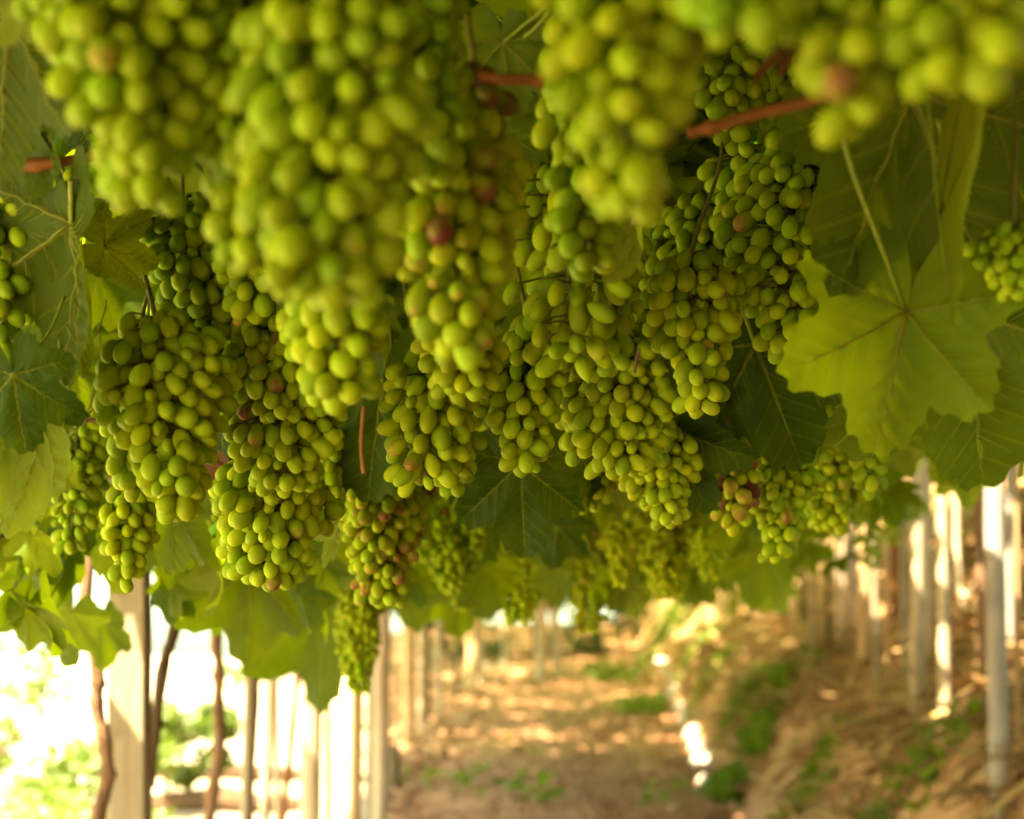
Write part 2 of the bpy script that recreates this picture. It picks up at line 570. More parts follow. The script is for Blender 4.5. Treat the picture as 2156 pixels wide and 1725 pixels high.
# ------------------------------------------------------------------ posts
def post(U, base, width, mat, label, d=None, lean=0.0, square=False, top=None, rot=0.0, tilt_y=0.0, name='wooden_post', cat='post', sunny=()):
    if base is not None:
        b, t = ground_hit(U, base); d = t
        x, y = b.x, b.y
    else:
        p = at(U, 1500, d); x, y = p.x, p.y
    l, s = to_ls(x, y)
    z0 = gz(x, y) - 0.25
    z1 = float(roof_z(l, s)) + 0.10 if top is None else at(U, top, d).z
    wv = width * PX * d / 2
    n = 14 if not square else 4
    H = z1 - z0
    steps = 14
    V, F = [], []
    rr = random.Random(int(U * 13))
    bx, by = 0.0, 0.0
    prof = []
    if square:
        c = 0.10                     # small chamfers on the four arrises
        for sx, sy in ((1, 1), (-1, 1), (-1, -1), (1, -1)):
            for q in ((sx, sy * (1 - c)), (sx * (1 - c), sy)) if sx * sy > 0 else ((sx * (1 - c), sy), (sx, sy * (1 - c))):
                prof.append((q[0], q[1] * 0.85))
    else:
        ph = rr.random() * 6
        for k in range(n):
            a = 2 * math.pi * k / n
            q = 1 + .06 * math.sin(2 * a + ph) + .04 * math.sin(3 * a + ph * 2)
            prof.append((math.cos(a) * q, math.sin(a) * q))
    n = len(prof)
    cr, srr = math.cos(rot), math.sin(rot)
    for i in range(steps + 1):
        f = i / steps
        bx += rr.uniform(-1, 1) * wv * .07; by += rr.uniform(-1, 1) * wv * .07
        wr = wv * (1.06 - .14 * f) * (1 + rr.uniform(-.02, .02))
        cx, cy = lean * H * (f - .15) + bx, tilt_y * H * f + by
        for px, py in prof:
            V.append((cx + (px * cr - py * srr) * wr, cy + (px * srr + py * cr) * wr, H * f + (rr.uniform(-.012, .012) if i == steps else 0)))
    for i in range(steps):
        for k in range(n):
            F.append((i * n + k, i * n + (k + 1) % n, (i + 1) * n + (k + 1) % n, (i + 1) * n + k))
    F.append(tuple(range(steps * n, steps * n + n)))
    me = mesh(name, V, F, smooth=not square)
    o = obj(name, me, mat)
    o.location = (x, y, z0)
    tag(o, label, cat, 'wooden posts holding up the vines')
    for V0, V1, r in sunny:
        for k in range(8):
            hole(at(U, V0 + (V1 - V0) * k / 7, d - .05), r)
    return o


# left row
post(279, None, 80, POST, 'thick pale square-sawn post in front at left, with leaf shadows and a dark side', d=3.45, square=True, rot=math.radians(-3), lean=-0.004)
post(506, None, 24, POST, 'thin greyish pole standing right of the second brown vine trunk at left', d=5.2, lean=0.03)
post(557, None, 24, POLE, 'slim sunlit white pole with a straight edge among the left posts', d=6.0, lean=0.014, sunny=((1330, 1560, .08),))
post(590, None, 15, POLE, 'narrowest white pole close beside the slim sunlit pole at left', d=6.4, lean=-0.02)
post(652, None, 44, POLE, 'broad sun-bleached pinkish post left of the hanging leaf tip', d=6.6, lean=0.008, sunny=((1340, 1450, .08),))
post(745, None, 26, TANPOLE, 'tan orange-edged pole just left of the smooth beige post by the path', d=7.4, lean=0.012)
post(800, None, 36, POLE, 'smooth beige post standing at the left edge of the path', d=8.0, lean=0.01)
post(832, 1668, 24, DARKPOST, 'short dark stake at the foot of the beige post by the path', top=1568, name='wooden_stake', cat='stake')
post(862, 1568, 27, TANPOLE, 'orange beige pole with its foot on the sunlit path edge', lean=0.006)
post(900, 1525, 14, DARKPOST, 'thin dark pole behind the orange beige pole, left one of two', lean=0.01)
post(926, 1508, 13, POST, 'thin dull pole just left of the bright yellowish far pole', lean=-0.01)
post(992, 1452, 23, TANPOLE, 'bright yellowish pole at the far left end of the path', lean=0.004)
post(960, 1470, 12, DARKPOST, 'slim brown pole beside the bright yellowish far pole', lean=0.012)
post(1062, 1400, 15, POST, 'grey distant post left of the pair of white stems', lean=0.0)
post(1141, 1432, 25, POLE, 'left one of two pale pinkish posts at the far end of the path', lean=-0.004)
post(1176, 1432, 20, POLE, 'leaning right one of two pale posts at the far end of the path', lean=-0.07)
post(692, None, 17, TANPOLE, 'thin tan pole close right of the broad sun-bleached pinkish post', d=7.8, lean=-.008)
post(775, None, 15, POST, 'dull thin pole squeezed between tan orange-edged pole and smooth beige post', d=9.0, lean=.006)
post(886, 1545, 13, POLE, 'pale thin pole just right of the orange beige pole', lean=-.004)
post(1012, 1440, 12, POST, 'dull thin pole just right of the bright yellowish far pole', lean=.005)
# right row, on the bank
post(1497, 1290, 15, POLE, 'thin pale pole on the crest of the bank nearest the path', lean=0.0, sunny=((1200, 1270, .03),))
post(1525, 1300, 12, POST, 'short thin pole just right of the pale pole on the bank crest', lean=0.01)
post(1770, 1352, 22, POLE, 'thin pale pole furthest left in the row of tall poles on the bank', lean=0.012, sunny=((1080, 1160, .02),))
post(1822, 1408, 30, TANPOLE, 'peach coloured pole second from the left on the bank', lean=0.006, sunny=((1060, 1180, .03),))
post(1848, 1470, 14, POST, 'thin greenish pole between peach pole and red-brown trunk', lean=-0.01, sunny=((1120, 1220, .02),))
post(1931, 1512, 33, POLE, 'thick white pole with a mossy green foot on the bank', lean=0.006, sunny=((1000, 1180, .03),))
post(1991, 1532, 26, POLE, 'brightest sun-white pole on the bank, right of the mossy-footed one', lean=-0.004, sunny=((1020, 1490, .035),))
post(2108, 1700, 40, LILAC, 'broad grey-lilac post at the right side of the bank', lean=-0.010, sunny=((960, 1040, .03),))
post(2146, 1640, 14, TANPOLE, 'slim pole at the right edge behind the grey-lilac post', lean=0.0)
post(2062, 1665, 22, POST, 'short leaning weathered stake left of the grey-lilac post', top=1555, lean=0.12, name='wooden_stake', cat='stake')
post(1690, 1330, 12, DARKPOST, 'dark thin pole high on the bank, left of the tall poles', lean=0.01)
post(1640, 1305, 11, DARKPOST, 'dark thin pole high on the bank near the hanging leaves', lean=-0.012)
post(1712, 1400, 11, POST, 'thin dull stake on the bank between dark poles and first pale pole', lean=.008)
post(1745, 1385, 10, DARKPOST, 'dark stake just left of the first tall pale pole on the bank', lean=-.01, sunny=((1100, 1200, .02),))
post(1795, 1330, 12, LILAC, 'grey stake between the thin pale pole and the peach pole', lean=.004)
post(1868, 1395, 12, TANPOLE, 'tan stake close right of the greenish thin pole', lean=.01)
post(1905, 1440, 16, POST, 'brownish stake just left of the mossy-footed white pole', lean=-.005)
post(1958, 1380, 13, POLE, 'pale thin stake between the mossy-footed and the brightest pole', lean=.006, sunny=((1040, 1240, .02),))
post(2085, 1450, 15, TANPOLE, 'tan stake left of the grey-lilac post, set farther up the bank', lean=.004, sunny=((1060, 1260, .02),))
post(2130, 1410, 17, LILAC, 'pale grey stake behind the grey-lilac post, high on the bank', lean=-.006, sunny=((1060, 1240, .03),))
post(1600, 1290, 10, POST, 'thin grey stake on the bank crest right of the short thin pole', lean=.01)
post(1670, 1345, 10, TANPOLE, 'thin tan stake among the dark poles high on the bank', lean=0)
for U, V, d, r in ((2035, 1260, 10, .12), (2130, 1285, 10.5, .2), (2062, 1215, 10, .10), (1850, 1230, 12, .15)):
    hole(at(U, V, d), r)

# ------------------------------------------------------------------ leaves
def outline(th, seed=0, teeth=1.0):
    """Radius of a five-lobed vine leaf at angle th (0 = tip), unit = leaf width."""
    rr = random.Random(seed)
    lob = [(0, .62, 30), (48, .56, 27), (-48, .56, 27), (100, .45, 30), (-100, .45, 30), (142, .33, 26), (-142, .33, 26)]
    j = [rr.uniform(.93, 1.07) for _ in lob]
    dg = np.degrees(th)
    r = np.full_like(th, .31)
    for (a, L, wd), k in zip(lob, j):
        dd = np.abs((dg - a + 180) % 360 - 180)
        r = np.maximum(r, L * k * (1 - .37 * (dd / wd) ** 1.3))
    back = np.abs(np.abs(dg) - 180)
    r = np.where(back < 16, np.minimum(r, .05 + .015 * back), r)
    return r


class LeafShape:
    def __init__(s, seed, fold=.25, curl=.25, wave=.05):
        rr = random.Random(seed)
        s.seed, s.fold, s.curl, s.wave = seed, fold, curl, wave
        s.ph = rr.random() * 6.28
        s.cx = rr.uniform(-.25, .25)

    def bend(s, x, y):
        r2 = x * x + y * y
        th = np.arctan2(x, y)
        r = np.sqrt(r2)
        near = np.min(np.stack([np.abs((np.degrees(th) - a + 180) % 360 - 180) for a, _ in VEINS]), 0)
        puff = np.sin(np.clip(near / 26, 0, 1) * math.pi / 2) * r * .17
        z = -s.fold * np.abs(x) - s.curl * r2 + puff + s.wave * np.sin(th * 3 + s.ph) * r * 1.6 + s.cx * x * r + s.wave * .6 * np.sin(th * 7 + 2 * s.ph) * r2 * 2
        for a, L in VEINS:
            sa, ca = math.sin(math.radians(a)), math.cos(math.radians(a))
            al, pe = x * sa + y * ca, np.abs(x * ca - y * sa)
            m_ = np.clip(1 - pe / np.maximum(al * .45, 1e-4), 0, 1) * (al > 0)
            z = z + .011 * m_ * np.sin((al - .85 * pe) * 62.8)
        z = z + .02 * (vnoise(x * 9 + s.ph, y * 9, s.seed) - .5) + .05 * (vnoise(x * 4 + s.ph, y * 4, s.seed + 3) - .5)
        return np.stack([x * (1 - .25 * s.fold), y - .12 * s.curl * r2, z], -1)

    def mesh(s, name, segs=120, rings=None):
        rings = rings or (16 if segs > 130 else 9 if segs > 70 else 6)
        th = np.linspace(-math.pi, math.pi, segs, endpoint=False)
        R = outline(th, s.seed)
        k = np.arange(segs)
        per = max(3, segs // 40)
        saw = (k % per) / per
        big = ((k // per) % 3 == 0) * .35
        tooth = 1 + (.075 + big * .12) * (1 - 2 * np.abs(saw - .4)) - .03
        pts = [(0., 0.)]
        for i in range(1, rings + 1):
            f = (i / rings) ** .85
            rr_ = R * f * (1 + (tooth - 1) * (f ** 6))
            pts += list(zip(rr_ * np.sin(th), rr_ * np.cos(th)))
        P = np.array(pts)
        V = s.bend(P[:, 0], P[:, 1])
        F = [(0, 1 + (q + 1) % segs, 1 + q) for q in range(segs)]
        for i in range(rings - 1):
            o = 1 + i * segs
            for q in range(segs):
                F.append((o + q, o + (q + 1) % segs, o + segs + (q + 1) % segs, o + segs + q))
        return mesh(name, V, F, uvs=P)

    def veins(s, name, thick=.0068):
        acc = Acc()
        for a, L in VEINS:
            sa, ca = math.sin(math.radians(a)), math.cos(math.radians(a))
            t = np.linspace(0.0, L * .93, 9)
            P = s.bend(t * sa, t * ca); P[:, 2] -= thick * .55
            acc.add(tube_data(P, [thick * (1 - .8 * i / 8) for i in range(9)], 5))
            for q, f in enumerate((.22, .40, .58, .74)):
                for sg in (-1, 1):
                    t2 = np.linspace(0, L * .34 * (1 - f * .6), 5)
                    a2 = math.radians(a + sg * 42)
                    f2 = f + .05 * (sg > 0)
                    xx, yy = L * f2 * sa + t2 * math.sin(a2), L * f2 * ca + t2 * math.cos(a2)
                    P = s.bend(xx, yy); P[:, 2] -= thick * .25
                    acc.add(tube_data(P, [thick * .30 * (1 - .75 * i / 4) for i in range(5)], 4))
        return acc.mesh(name)


def low_leaf():
    th = np.linspace(-math.pi, math.pi, 30, endpoint=False)
    R = outline(th, 5) * (1 + .07 * np.where(np.arange(30) % 2, 1, -1))
    x, y = R * np.sin(th), R * np.cos(th)
    sh = LeafShape(5, .3, .35, .06)
    P = np.concatenate([[(0, 0)], np.stack([x, y], -1)])
    V = sh.bend(P[:, 0], P[:, 1])
    F = [(0, 1 + (q + 1) % 30, 1 + q) for q in range(30)]
    return V, F, P


# ------------------------------------------------------------------ the vines (trunk, canes, leaves)
VINE_GROUP = 'grapevines trained over the pergola'


def trunk(parent, pts, rad, mat, seed, name='trunk'):
    P, R = smooth_line([p - parent.location for p in pts], rad, 7)
    rr = random.Random(seed)
    R = [r * (1 + .10 * math.sin(i * .9 + seed) + rr.uniform(-.06, .06)) for i, r in enumerate(R)]
    for q in range(4, len(R) - 2, 9): R[q] *= 1.22
    v, f = tube_data(P, R, 12, True, .13, .05, seed)
    return obj(name, mesh(name, v, f), mat, parent)


def vine(pts_uv, d, wid, mat, label, seed, base=None):
    pts = [at(U, V, d + (dd[0] if dd else 0)) for U, V, *dd in pts_uv]
    b = pts[-1]
    if b.z > gz(b.x, b.y): pts.append(Vector((b.x + .02, b.y, gz(b.x, b.y) - .12)))
    l, s = to_ls(pts[0].x, pts[0].y)
    top = Vector((pts[0].x + .03, pts[0].y + .05, float(roof_z(l, s)) + .03))
    if top.z > pts[0].z + .03: pts.insert(0, top)
    pts = pts[::-1]
    root = empty('grapevine', (pts[0].x, pts[0].y, pts[0].z), label, 'grapevine', VINE_GROUP)
    r0 = wid * PX * d / 2
    n = len(pts)
    trunk(root, pts, [r0 * (1.15 - .25 * i / (n - 1)) for i in range(n)], mat, seed)
    # arms running out along the roof
    for k in range(4):
        p = pts[-1].copy()
        a = seed * 1.3 + k * 1.57
        line = [p.copy()]
        for q in range(5):
            p = p + Vector((math.cos(a) * .28, math.sin(a) * .28, random.uniform(-.03, .04)))
            a += random.uniform(-.4, .4)
            line.append(p.copy())
        trunk(root, line, [.011, .010, .009, .007, .006, .004], CANE, seed + k, 'cane')
    return root


V1 = vine([(180, 1240), (192, 1330), (206, 1420), (204, 1490), (222, 1570), (226, 1640), (205, 1725), (200, 1850)], 3.2, 29, BARK,
          'grapevine with crooked brown trunk, the leftmost trunk, standing left of the thick square post', 1)
V2 = vine([(372, 1290), (345, 1400), (326, 1540), (312, 1640), (300, 1760)], 3.75, 26, DARKBARK,
          'grapevine whose dark trunk leans up against the thick square post', 2)
V3 = vine([(456, 1325), (462, 1400), (460, 1480), (462, 1560), (452, 1640), (440, 1725), (436, 1800)], 4.6, 24, BARK,
          'grapevine with an upright knotty brown trunk right of the thick square post', 3)
V4 = vine([(632, 1370), (622, 1470), (612, 1580), (598, 1700), (590, 1800)], 5.8, 14, CANE,
          'grapevine with a thin orange trunk slanting between the white left posts', 4)
V5 = vine([(535, 1380), (541, 1440), (536, 1560), (528, 1700)], 5.6, 13, DARKBARK,
          'grapevine with a thin dark trunk hidden behind the slim white pole at left', 5)
V6 = vine([(2062, 1080), (2066, 1240), (2072, 1400), (2070, 1540), (2066, 1650)], 7.6, 24, BARK,
          'grapevine with red-brown trunk left of the grey-lilac post on the bank', 6)
V7 = vine([(1888, 1090), (1884, 1200), (1888, 1300), (1882, 1440)], 11.0, 20, CANE,
          'grapevine with an orange-brown trunk between the peach and mossy-footed poles', 7)
V8 = vine([(2015, 1190, .2), (2030, 1260), (2034, 1330), (2030, 1420), (2022, 1470)], 10.0, 17, POLE,
          'grapevine with pale forked sunlit trunk right of the brightest white pole', 8)
# fork of the pale vine
P, R = smooth_line([at(2034, 1268, 9.9) - V8.location, at(2062, 1215, 9.8) - V8.location, at(2085, 1195, 9.7) - V8.location], [.018, .014, .010], 5)
obj('branch', mesh('branch', *tube_data(P, R, 8, True, .12)), POLE, V8)
P, R = smooth_line([at(655, 1440, 6.4) - V4.location, at(672, 1400, 6.4) - V4.location, at(668, 1368, 6.4) - V4.location, at(690, 1345, 6.4) - V4.location], [.016, .018, .012, .006], 5)
obj('branch', mesh('branch', *tube_data(P, R, 8, True, .12)), POLE, V4)


def cane(parent, uv, d, wid, mat=None, knots=(), name='cane'):
    pts = [at(U, V, d + (x[0] if x else 0)) - parent.location for U, V, *x in uv]
    P, R = smooth_line(pts, [wid * PX * d / 2] * len(pts), 8)
    for k in knots:
        q = int(k * (len(R) - 1))
        R[q] *= 1.5
        for e, f in ((1, 1.2), (-1, 1.2)):
            if 0 <= q + e < len(R): R[q + e] *= f
    v, f = tube_data(P, R, 10, True, .05, 0, int(uv[0][0]))
    return obj(name, mesh(name, v, f), mat or CANE, parent)


cane(V3, [(1005, 158), (1060, 168), (1110, 168), (1148, 172)], .86, 24, knots=(.93,))
cane(V6, [(1448, 280), (1520, 262), (1600, 238), (1690, 217), (1790, 185)], .90, 24, knots=(.2,))
cane(V6, [(1640, 62), (1700, 78), (1760, 60)], 1.0, 30)
cane(V6, [(1530, 842), (1575, 858), (1625, 872)], 1.7, 17)
cane(V1, [(-20, 352), (90, 346), (200, 328), (300, 300)], 1.16, 22, knots=(.3,))
cane(V1, [(135, 905), (170, 880), (215, 845)], 1.45, 8, STEM)
cane(V1, [(112, 800), (122, 850), (136, 905), (132, 960)], 1.45, 7, STEM)
cane(V3, [(766, 856), (761, 920), (762, 960), (766, 997)], 1.15, 8, name='tendril')
cane(V6, [(1345, 735), (1340, 760), (1336, 785)], 1.2, 7, DARKBARK, name='tendril')
cane(V6, [(1520, 950), (1545, 925), (1580, 905)], 1.9, 9, STEM)
cane(V1, [(150, 890), (200, 885), (260, 890)], 1.7, 10, DARKBARK)
cane(V1, [(0, 1150), (8, 1110), (25, 1080)], 2.0, 16, DARKBARK)

MESHES = {}


def leaf_obj(parent, j, tip, nrm, mat, shape, seg=120, veins=True, petiole=None, tone=.5, key=None, label=None):
    yv = Vector(tip) - Vector(j)
    S = yv.length / .60
    yv.normalize()
    n = Vector(nrm)
    xv = yv.cross(n).normalized()
    zv = xv.cross(yv).normalized()
    if key is None or key not in MESHES:
        me = shape.mesh('leaf', seg)
        me.materials.append(mat)
        vm = shape.veins('vein') if veins else None
        if vm: vm.materials.append(VEIN)
        if key is not None: MESHES[key] = (me, vm)
    else:
        me, vm = MESHES[key]
    o = obj('leaf', me, None, parent)
    M = Matrix((xv, yv, zv)).transposed().to_4x4()
    o.matrix_local = Matrix.Translation(Vector(j) - parent.location) @ M @ Matrix.Scale(S, 4)
    o.color = (tone, .5, .5, 1)
    if label: o['label'] = label
    if vm: obj('vein', vm, None, o)
    if petiole is not None:
        inv = (M @ Matrix.Scale(S, 4)).inverted()
        loc = [inv @ (Vector(q) - Vector(j)) for q in petiole]
        P, R = smooth_line(loc, [.010] * len(loc), 6)
        R = [r * (1 + .35 * (i / len(R)) ** 3) for i, r in enumerate(R)]
        obj('petiole', mesh('petiole', *tube_data(P, R, 7)), STEM, o)
    return o


VIEW = Vector((0, 1, 0))
# junction, tip, depth, tip depth offset, roll about its length, underside?, material, parent, fold, curl, extras
HERO = [
    (1908, 655, 1838, 978, 1.10, .00, 16, 1, LEAF, V6, .42, .35, [(1772, 270, .98), (1800, 370, .99), (1850, 500, 1.03)]),
    (1918, 190, 2070, 610, 1.08, .05, -15, 1, LEAF_DARK, V6, .15, .20, [(1890, 100, 1.0)]),
    (2085, 30, 2180, 330, 1.15, .02, 30, 1, LEAF_DARK, V6, .2, .3, None),
    (1978, 455, 2002, 705, 1.04, -.03, 12, 1, LEAF_PALE, V6, 3.0, .3, None),
    (2010, 640, 2120, 1010, 1.20, -.04, 40, 1, LEAF_DARK, V6, .3, .3, None),
    (1590, 725, 1690, 985, 1.58, .03, 25, 0, LEAF_DARK, V6, .30, .25, [(1560, 640, 1.55)]),
    (1097, 975, 1102, 1172, 1.70, .02, 8, 0, LEAF_DARK, V3, .22, .2, [(1090, 900, 1.68)]),
    (1220, 935, 1250, 1052, 1.80, .03, -20, 0, LEAF_DARK, V3, .2, .2, None),
    (150, 470, 165, 812, 1.18, .06, 48, 1, LEAF_DARK, V1, .35, .35, [(150, 380, 1.15)]),
    (215, 520, 330, 560, 1.22, .03, -40, 1, LEAF_DARK, V1, .3, .3, None),
    (95, 285, 88, 410, 1.16, .02, 35, 1, LEAF, V1, .3, .3, None),
    (85, 890, 62, 1110, 1.22, .02, 30, 1, LEAF_PALE, V1, .35, .3, None),
    (15, 900, 20, 1085, 1.25, .02, -30, 1, LEAF_PALE, V1, .35, .3, None),
    (25, 790, 55, 965, 1.15, .02, 15, 0, LEAF_DARK, V1, .2, .2, None),
    (95, 740, 98, 850, 1.5, .02, 10, 1, LEAF, V1, .2, .2, None),
    (160, 760, 165, 850, 1.55, .02, -25, 1, LEAF, V1, .2, .2, None),
    (805, 805, 766, 1048, 1.58, .02, 0, 0, LEAF_DARK, V3, .22, .2, None),
    (470, 850, 468, 990, 1.62, .02, 15, 0, LEAF_DARK, V2, .22, .2, None),
    (10, 40, 40, 350, 1.02, .05, 20, 1, LEAF_DARK, V1, .25, .3, None),
    (120, 130, 60, 300, 1.25, .05, -15, 0, LEAF_DARK, V1, .2, .3, None),
    (40, -30, 20, 90, 0.85, .02, 20, 1, LEAF_PALE, V1, .2, .3, None),
    (1034, 258, 1048, 402, 1.16, .03, -20, 1, LEAF, V3, .25, .25, None),
    (1058, 90, 1080, 240, 1.10, .04, 12, 1, LEAF, V3, .2, .2, [(1105, 78, 1.08), (1140, 45, 1.06), (1165, 5, 1.05)]),
    (1130, 165, 1152, 340, 1.24, .03, 30, 0, LEAF_DARK, V3, .2, .2, None),
    (1345, 470, 1328, 612, 1.16, -.02, 58, 1, LEAF_PALE, V6, .5, .4, None),
    (1395, 890, 1462, 1090, 1.62, .02, 55, 0, LEAF_DARK, V6, .35, .3, None),
    (1640, 225, 1612, 318, 1.62, .02, 0, 1, LEAF_PALE, V6, .2, .2, None),
    (1650, 110, 1590, 190, 1.60, .02, 0, 1, LEAF_PALE, V6, .2, .2, None),
    (1858, 462, 1806, 540, 1.60, .02, 10, 1, LEAF_PALE, V6, .2, .2, None),
    (1560, 400, 1580, 480, 1.55, .02, 10, 0, LEAF, V6, .2, .2, None),
    (1780, 960, 1880, 1010, 2.4, .02, 10, 1, LEAF, V6, .2, .2, None),
    # hanging fringe, lower left to the middle
    (365, 1070, 362, 1212, 1.62, .02, 15, 1, LEAF, V2, .25, .25, None),
    (470, 1190, 452, 1300, 2.0, .02, 60, 1, LEAF_PALE, V2, .4, .3, None),
    (525, 1195, 528, 1395, 2.2, .02, 8, 1, LEAF, V3, .25, .25, None),
    (665, 1270, 690, 1490, 3.4, .02, 20, 1, LEAF, V3, .3, .25, None),
    (715, 1090, 703, 1192, 1.65, .02, 62, 1, LEAF_PALE, V3, .4, .3, None),
    (855, 1190, 880, 1322, 3.3, .02, 0, 1, LEAF, V3, .25, .25, None),
    (962, 1215, 968, 1350, 3.6, .02, 15, 1, LEAF, V3, .25, .25, None),
    (1172, 1110, 1160, 1205, 2.3, .02, 5, 0, LEAF_DARK, V3, .25, .25, None),
    (1176, 1195, 1170, 1280, 2.6, .02, 45, 1, LEAF, V3, .3, .25, None),
    (1600, 1160, 1585, 1270, 2.7, .02, 10, 1, LEAF, V6, .25, .25, None),
    (1500, 1170, 1480, 1240, 3.2, .02, 10, 1, LEAF, V6, .25, .25, None),
    (150, 1290, 110, 1385, 2.4, .02, -20, 0, LEAF_PALE, V1, .25, .25, None),
    (215, 1310, 225, 1400, 2.9, .02, 10, 1, LEAF, V1, .25, .25, None),
    (1320, 1230, 1345, 1300, 3.4, .02, 40, 1, LEAF_PALE, V6, .3, .25, None),
    (2030, 970, 2040, 1060, 3.6, .02, 10, 1, LEAF_PALE, V8, .3, .25, None),
    (1900, 930, 1920, 1010, 2.6, .02, 10, 0, LEAF_PALE, V6, .3, .25, None),
]
for i, (ju, jv, tu, tv, d, dd, roll, under, mat, par, fold, curl, pet) in enumerate(HERO):
    j, t = at(ju, jv, d), at(tu, tv, d + dd)
    yv = (t - j).normalized()
    base = (VIEW if under else -VIEW) + Vector((0, 0, .35 if under else .5))
    base = base - yv * base.dot(yv)
    base.normalize()
    n = Matrix.Rotation(math.radians(roll), 3, yv) @ base
    if pet:
        P = [at(a, b, c) for a, b, c in reversed(pet)] if False else [at(a, b, c) for a, b, c in pet]
        pp = [j] + P[::-1]
    else:
        up = j + Vector((random.uniform(-.03, .03), random.uniform(0, .05), .06))
        pp = [j, j + (up - j) * .5 + Vector((.006, 0, 0)), up]
    near = d < 2.0
    leaf_obj(par, j, t, n, mat, LeafShape(100 + i, fold, curl, .05), 160 if near else 80, near, pp, random.random())

# crumpled dry leaf between bunches
for (ju, jv, tu, tv, d) in ((482, 985, 486, 1060, 1.55), (500, 1010, 470, 1075, 1.57)):
    leaf_obj(V2, at(ju, jv, d), at(tu, tv, d), Vector((.5, -1, .3)), LEAF_DRY, LeafShape(ju, .9, 1.6, .22), 100, False, None, .5, label='crumpled dry brown leaf')
leaf_obj(V6, at(1700, 90, 1.02), at(1625, 62, 1.0), Vector((.2, -.3, 1)), LEAF_DRY, LeafShape(71, .6, .8, .1), 100, True, None, .5, label='dry rust-brown leaf')

# further single leaves hanging among the bunches
VARIANTS = [LeafShape(900 + q, random.uniform(.15, .5), random.uniform(.1, .5), .07) for q in range(8)]


def owner(lat, s):
    if lat < 0.15:
        return V1 if s < 2.2 else V2 if s < 3.6 else V3 if s < 6.5 else V5 if s < 8.5 else V4
    return V6 if s < 7 else V7 if s < 12 else V8


cnt = {}
for q in range(1150):
    s = .7 + 10 * random.random() ** 1.3
    hw = .36 * s + .3
    x = random.uniform(-min(hw, 1.6), min(hw, 3.2))
    lat, s_ = to_ls(x, s)
    if lat < -1.7 or lat > 3.4: continue
    z = float(roof_z(lat, s_)) - random.uniform(-.05, .13 if s < 2.2 else .17)
    if s < 1.0: z += .1
    p = Vector((x, s, z))
    if s < 1.55 and 1371 - (z - .07 - 1) / s / PX > 110: continue
    if blocked(p): continue
    own = owner(lat, s_)
    if cnt.get(own.name, 0) > 215: continue
    cnt[own.name] = cnt.get(own.name, 0) + 1
    a = random.uniform(0, 6.28)
    drop = random.uniform(.2, 1.6)
    yv = Vector((math.cos(a), math.sin(a), -drop)).normalized()
    n = Vector((random.uniform(-.6, .6), random.uniform(-.6, .6), 1))
    L = random.uniform(.055, .095)
    k = random.randrange(8)
    mat = LEAF if random.random() < .93 else LEAF_PALE
    leaf_obj(own, p, p + yv * L, n, mat, VARIANTS[k], 60, False, None, random.random(), key=(k, mat.name))

# loose hanging fringe along the canopy's lower edge
FR = random.Random(31)
for q in range(118):
    if q < 72:
        U, V, d = FR.uniform(-30, 700), 0, FR.uniform(1.8, 3.0)
        V = FR.uniform(1060, 1290 - max(0, 150 - abs(U - 420)) * .3)
        own = V1 if U < 300 else V2 if U < 480 else V3
    else:
        U, d = FR.uniform(700, 1640), FR.uniform(2.6, 5.0)
        V = FR.uniform(1040, 1235)
        own = V3 if U < 1050 else V6
    if 130 < U < 345 and V > 1120: continue
    p = at(U, V, d)
    a = FR.uniform(0, 6.28)
    yv = Vector((math.cos(a), math.sin(a) * .8, -FR.uniform(.3, 2.2))).normalized()
    n = Vector((FR.uniform(-1, 1), FR.uniform(-1, .8), FR.uniform(.1, 1.2)))
    if n.cross(yv).length < .2: continue
    leaf_obj(own, p, p + yv * FR.uniform(.045, .085), n, LEAF_PALE if q % 7 == 0 else LEAF, VARIANTS[q % 8], 60, False,
             [p, p + Vector((FR.uniform(-.02, .02), .01, .04)), p + Vector((FR.uniform(-.03, .03), .02, .09))], FR.random(), key=(q % 8, 'LEAF_PALE' if False else ('f', q % 7 == 0)))

# the roof itself: leaves past counting, one mesh per vine; small leaves below, a coarser closed layer above
LV, LF, LUV = low_leaf()


def coarse_leaf():
    th = np.linspace(-math.pi, math.pi, 12, endpoint=False)
    R = np.array([.10, .40, .42, .46, .34, .52, .62, .52, .34, .46, .42, .40])
    x, y = R * np.sin(th), R * np.cos(th)
    P = np.concatenate([[(0, 0)], np.stack([x, y], -1)])
    V = LeafShape(6, .3, .4, .06).bend(P[:, 0], P[:, 1])
    return V, [(0, 1 + (q + 1) % 12, 1 + q) for q in range(12)], P


CV, CF, CUV = coarse_leaf()
roof, upper = {}, {}


def thin(lat, s):
    """Places where the roof is loose and lets the sky in."""
    if -1.3 < lat < -.45 and 1.4 < s < 2.6: return random.random() < .68
    if 1.9 < lat < 3.6 and 6.5 < s < 13: return random.random() < .4
    if .45 < lat < 1.3 and 1.5 < s < 2.7: return random.random() < .45
    return False


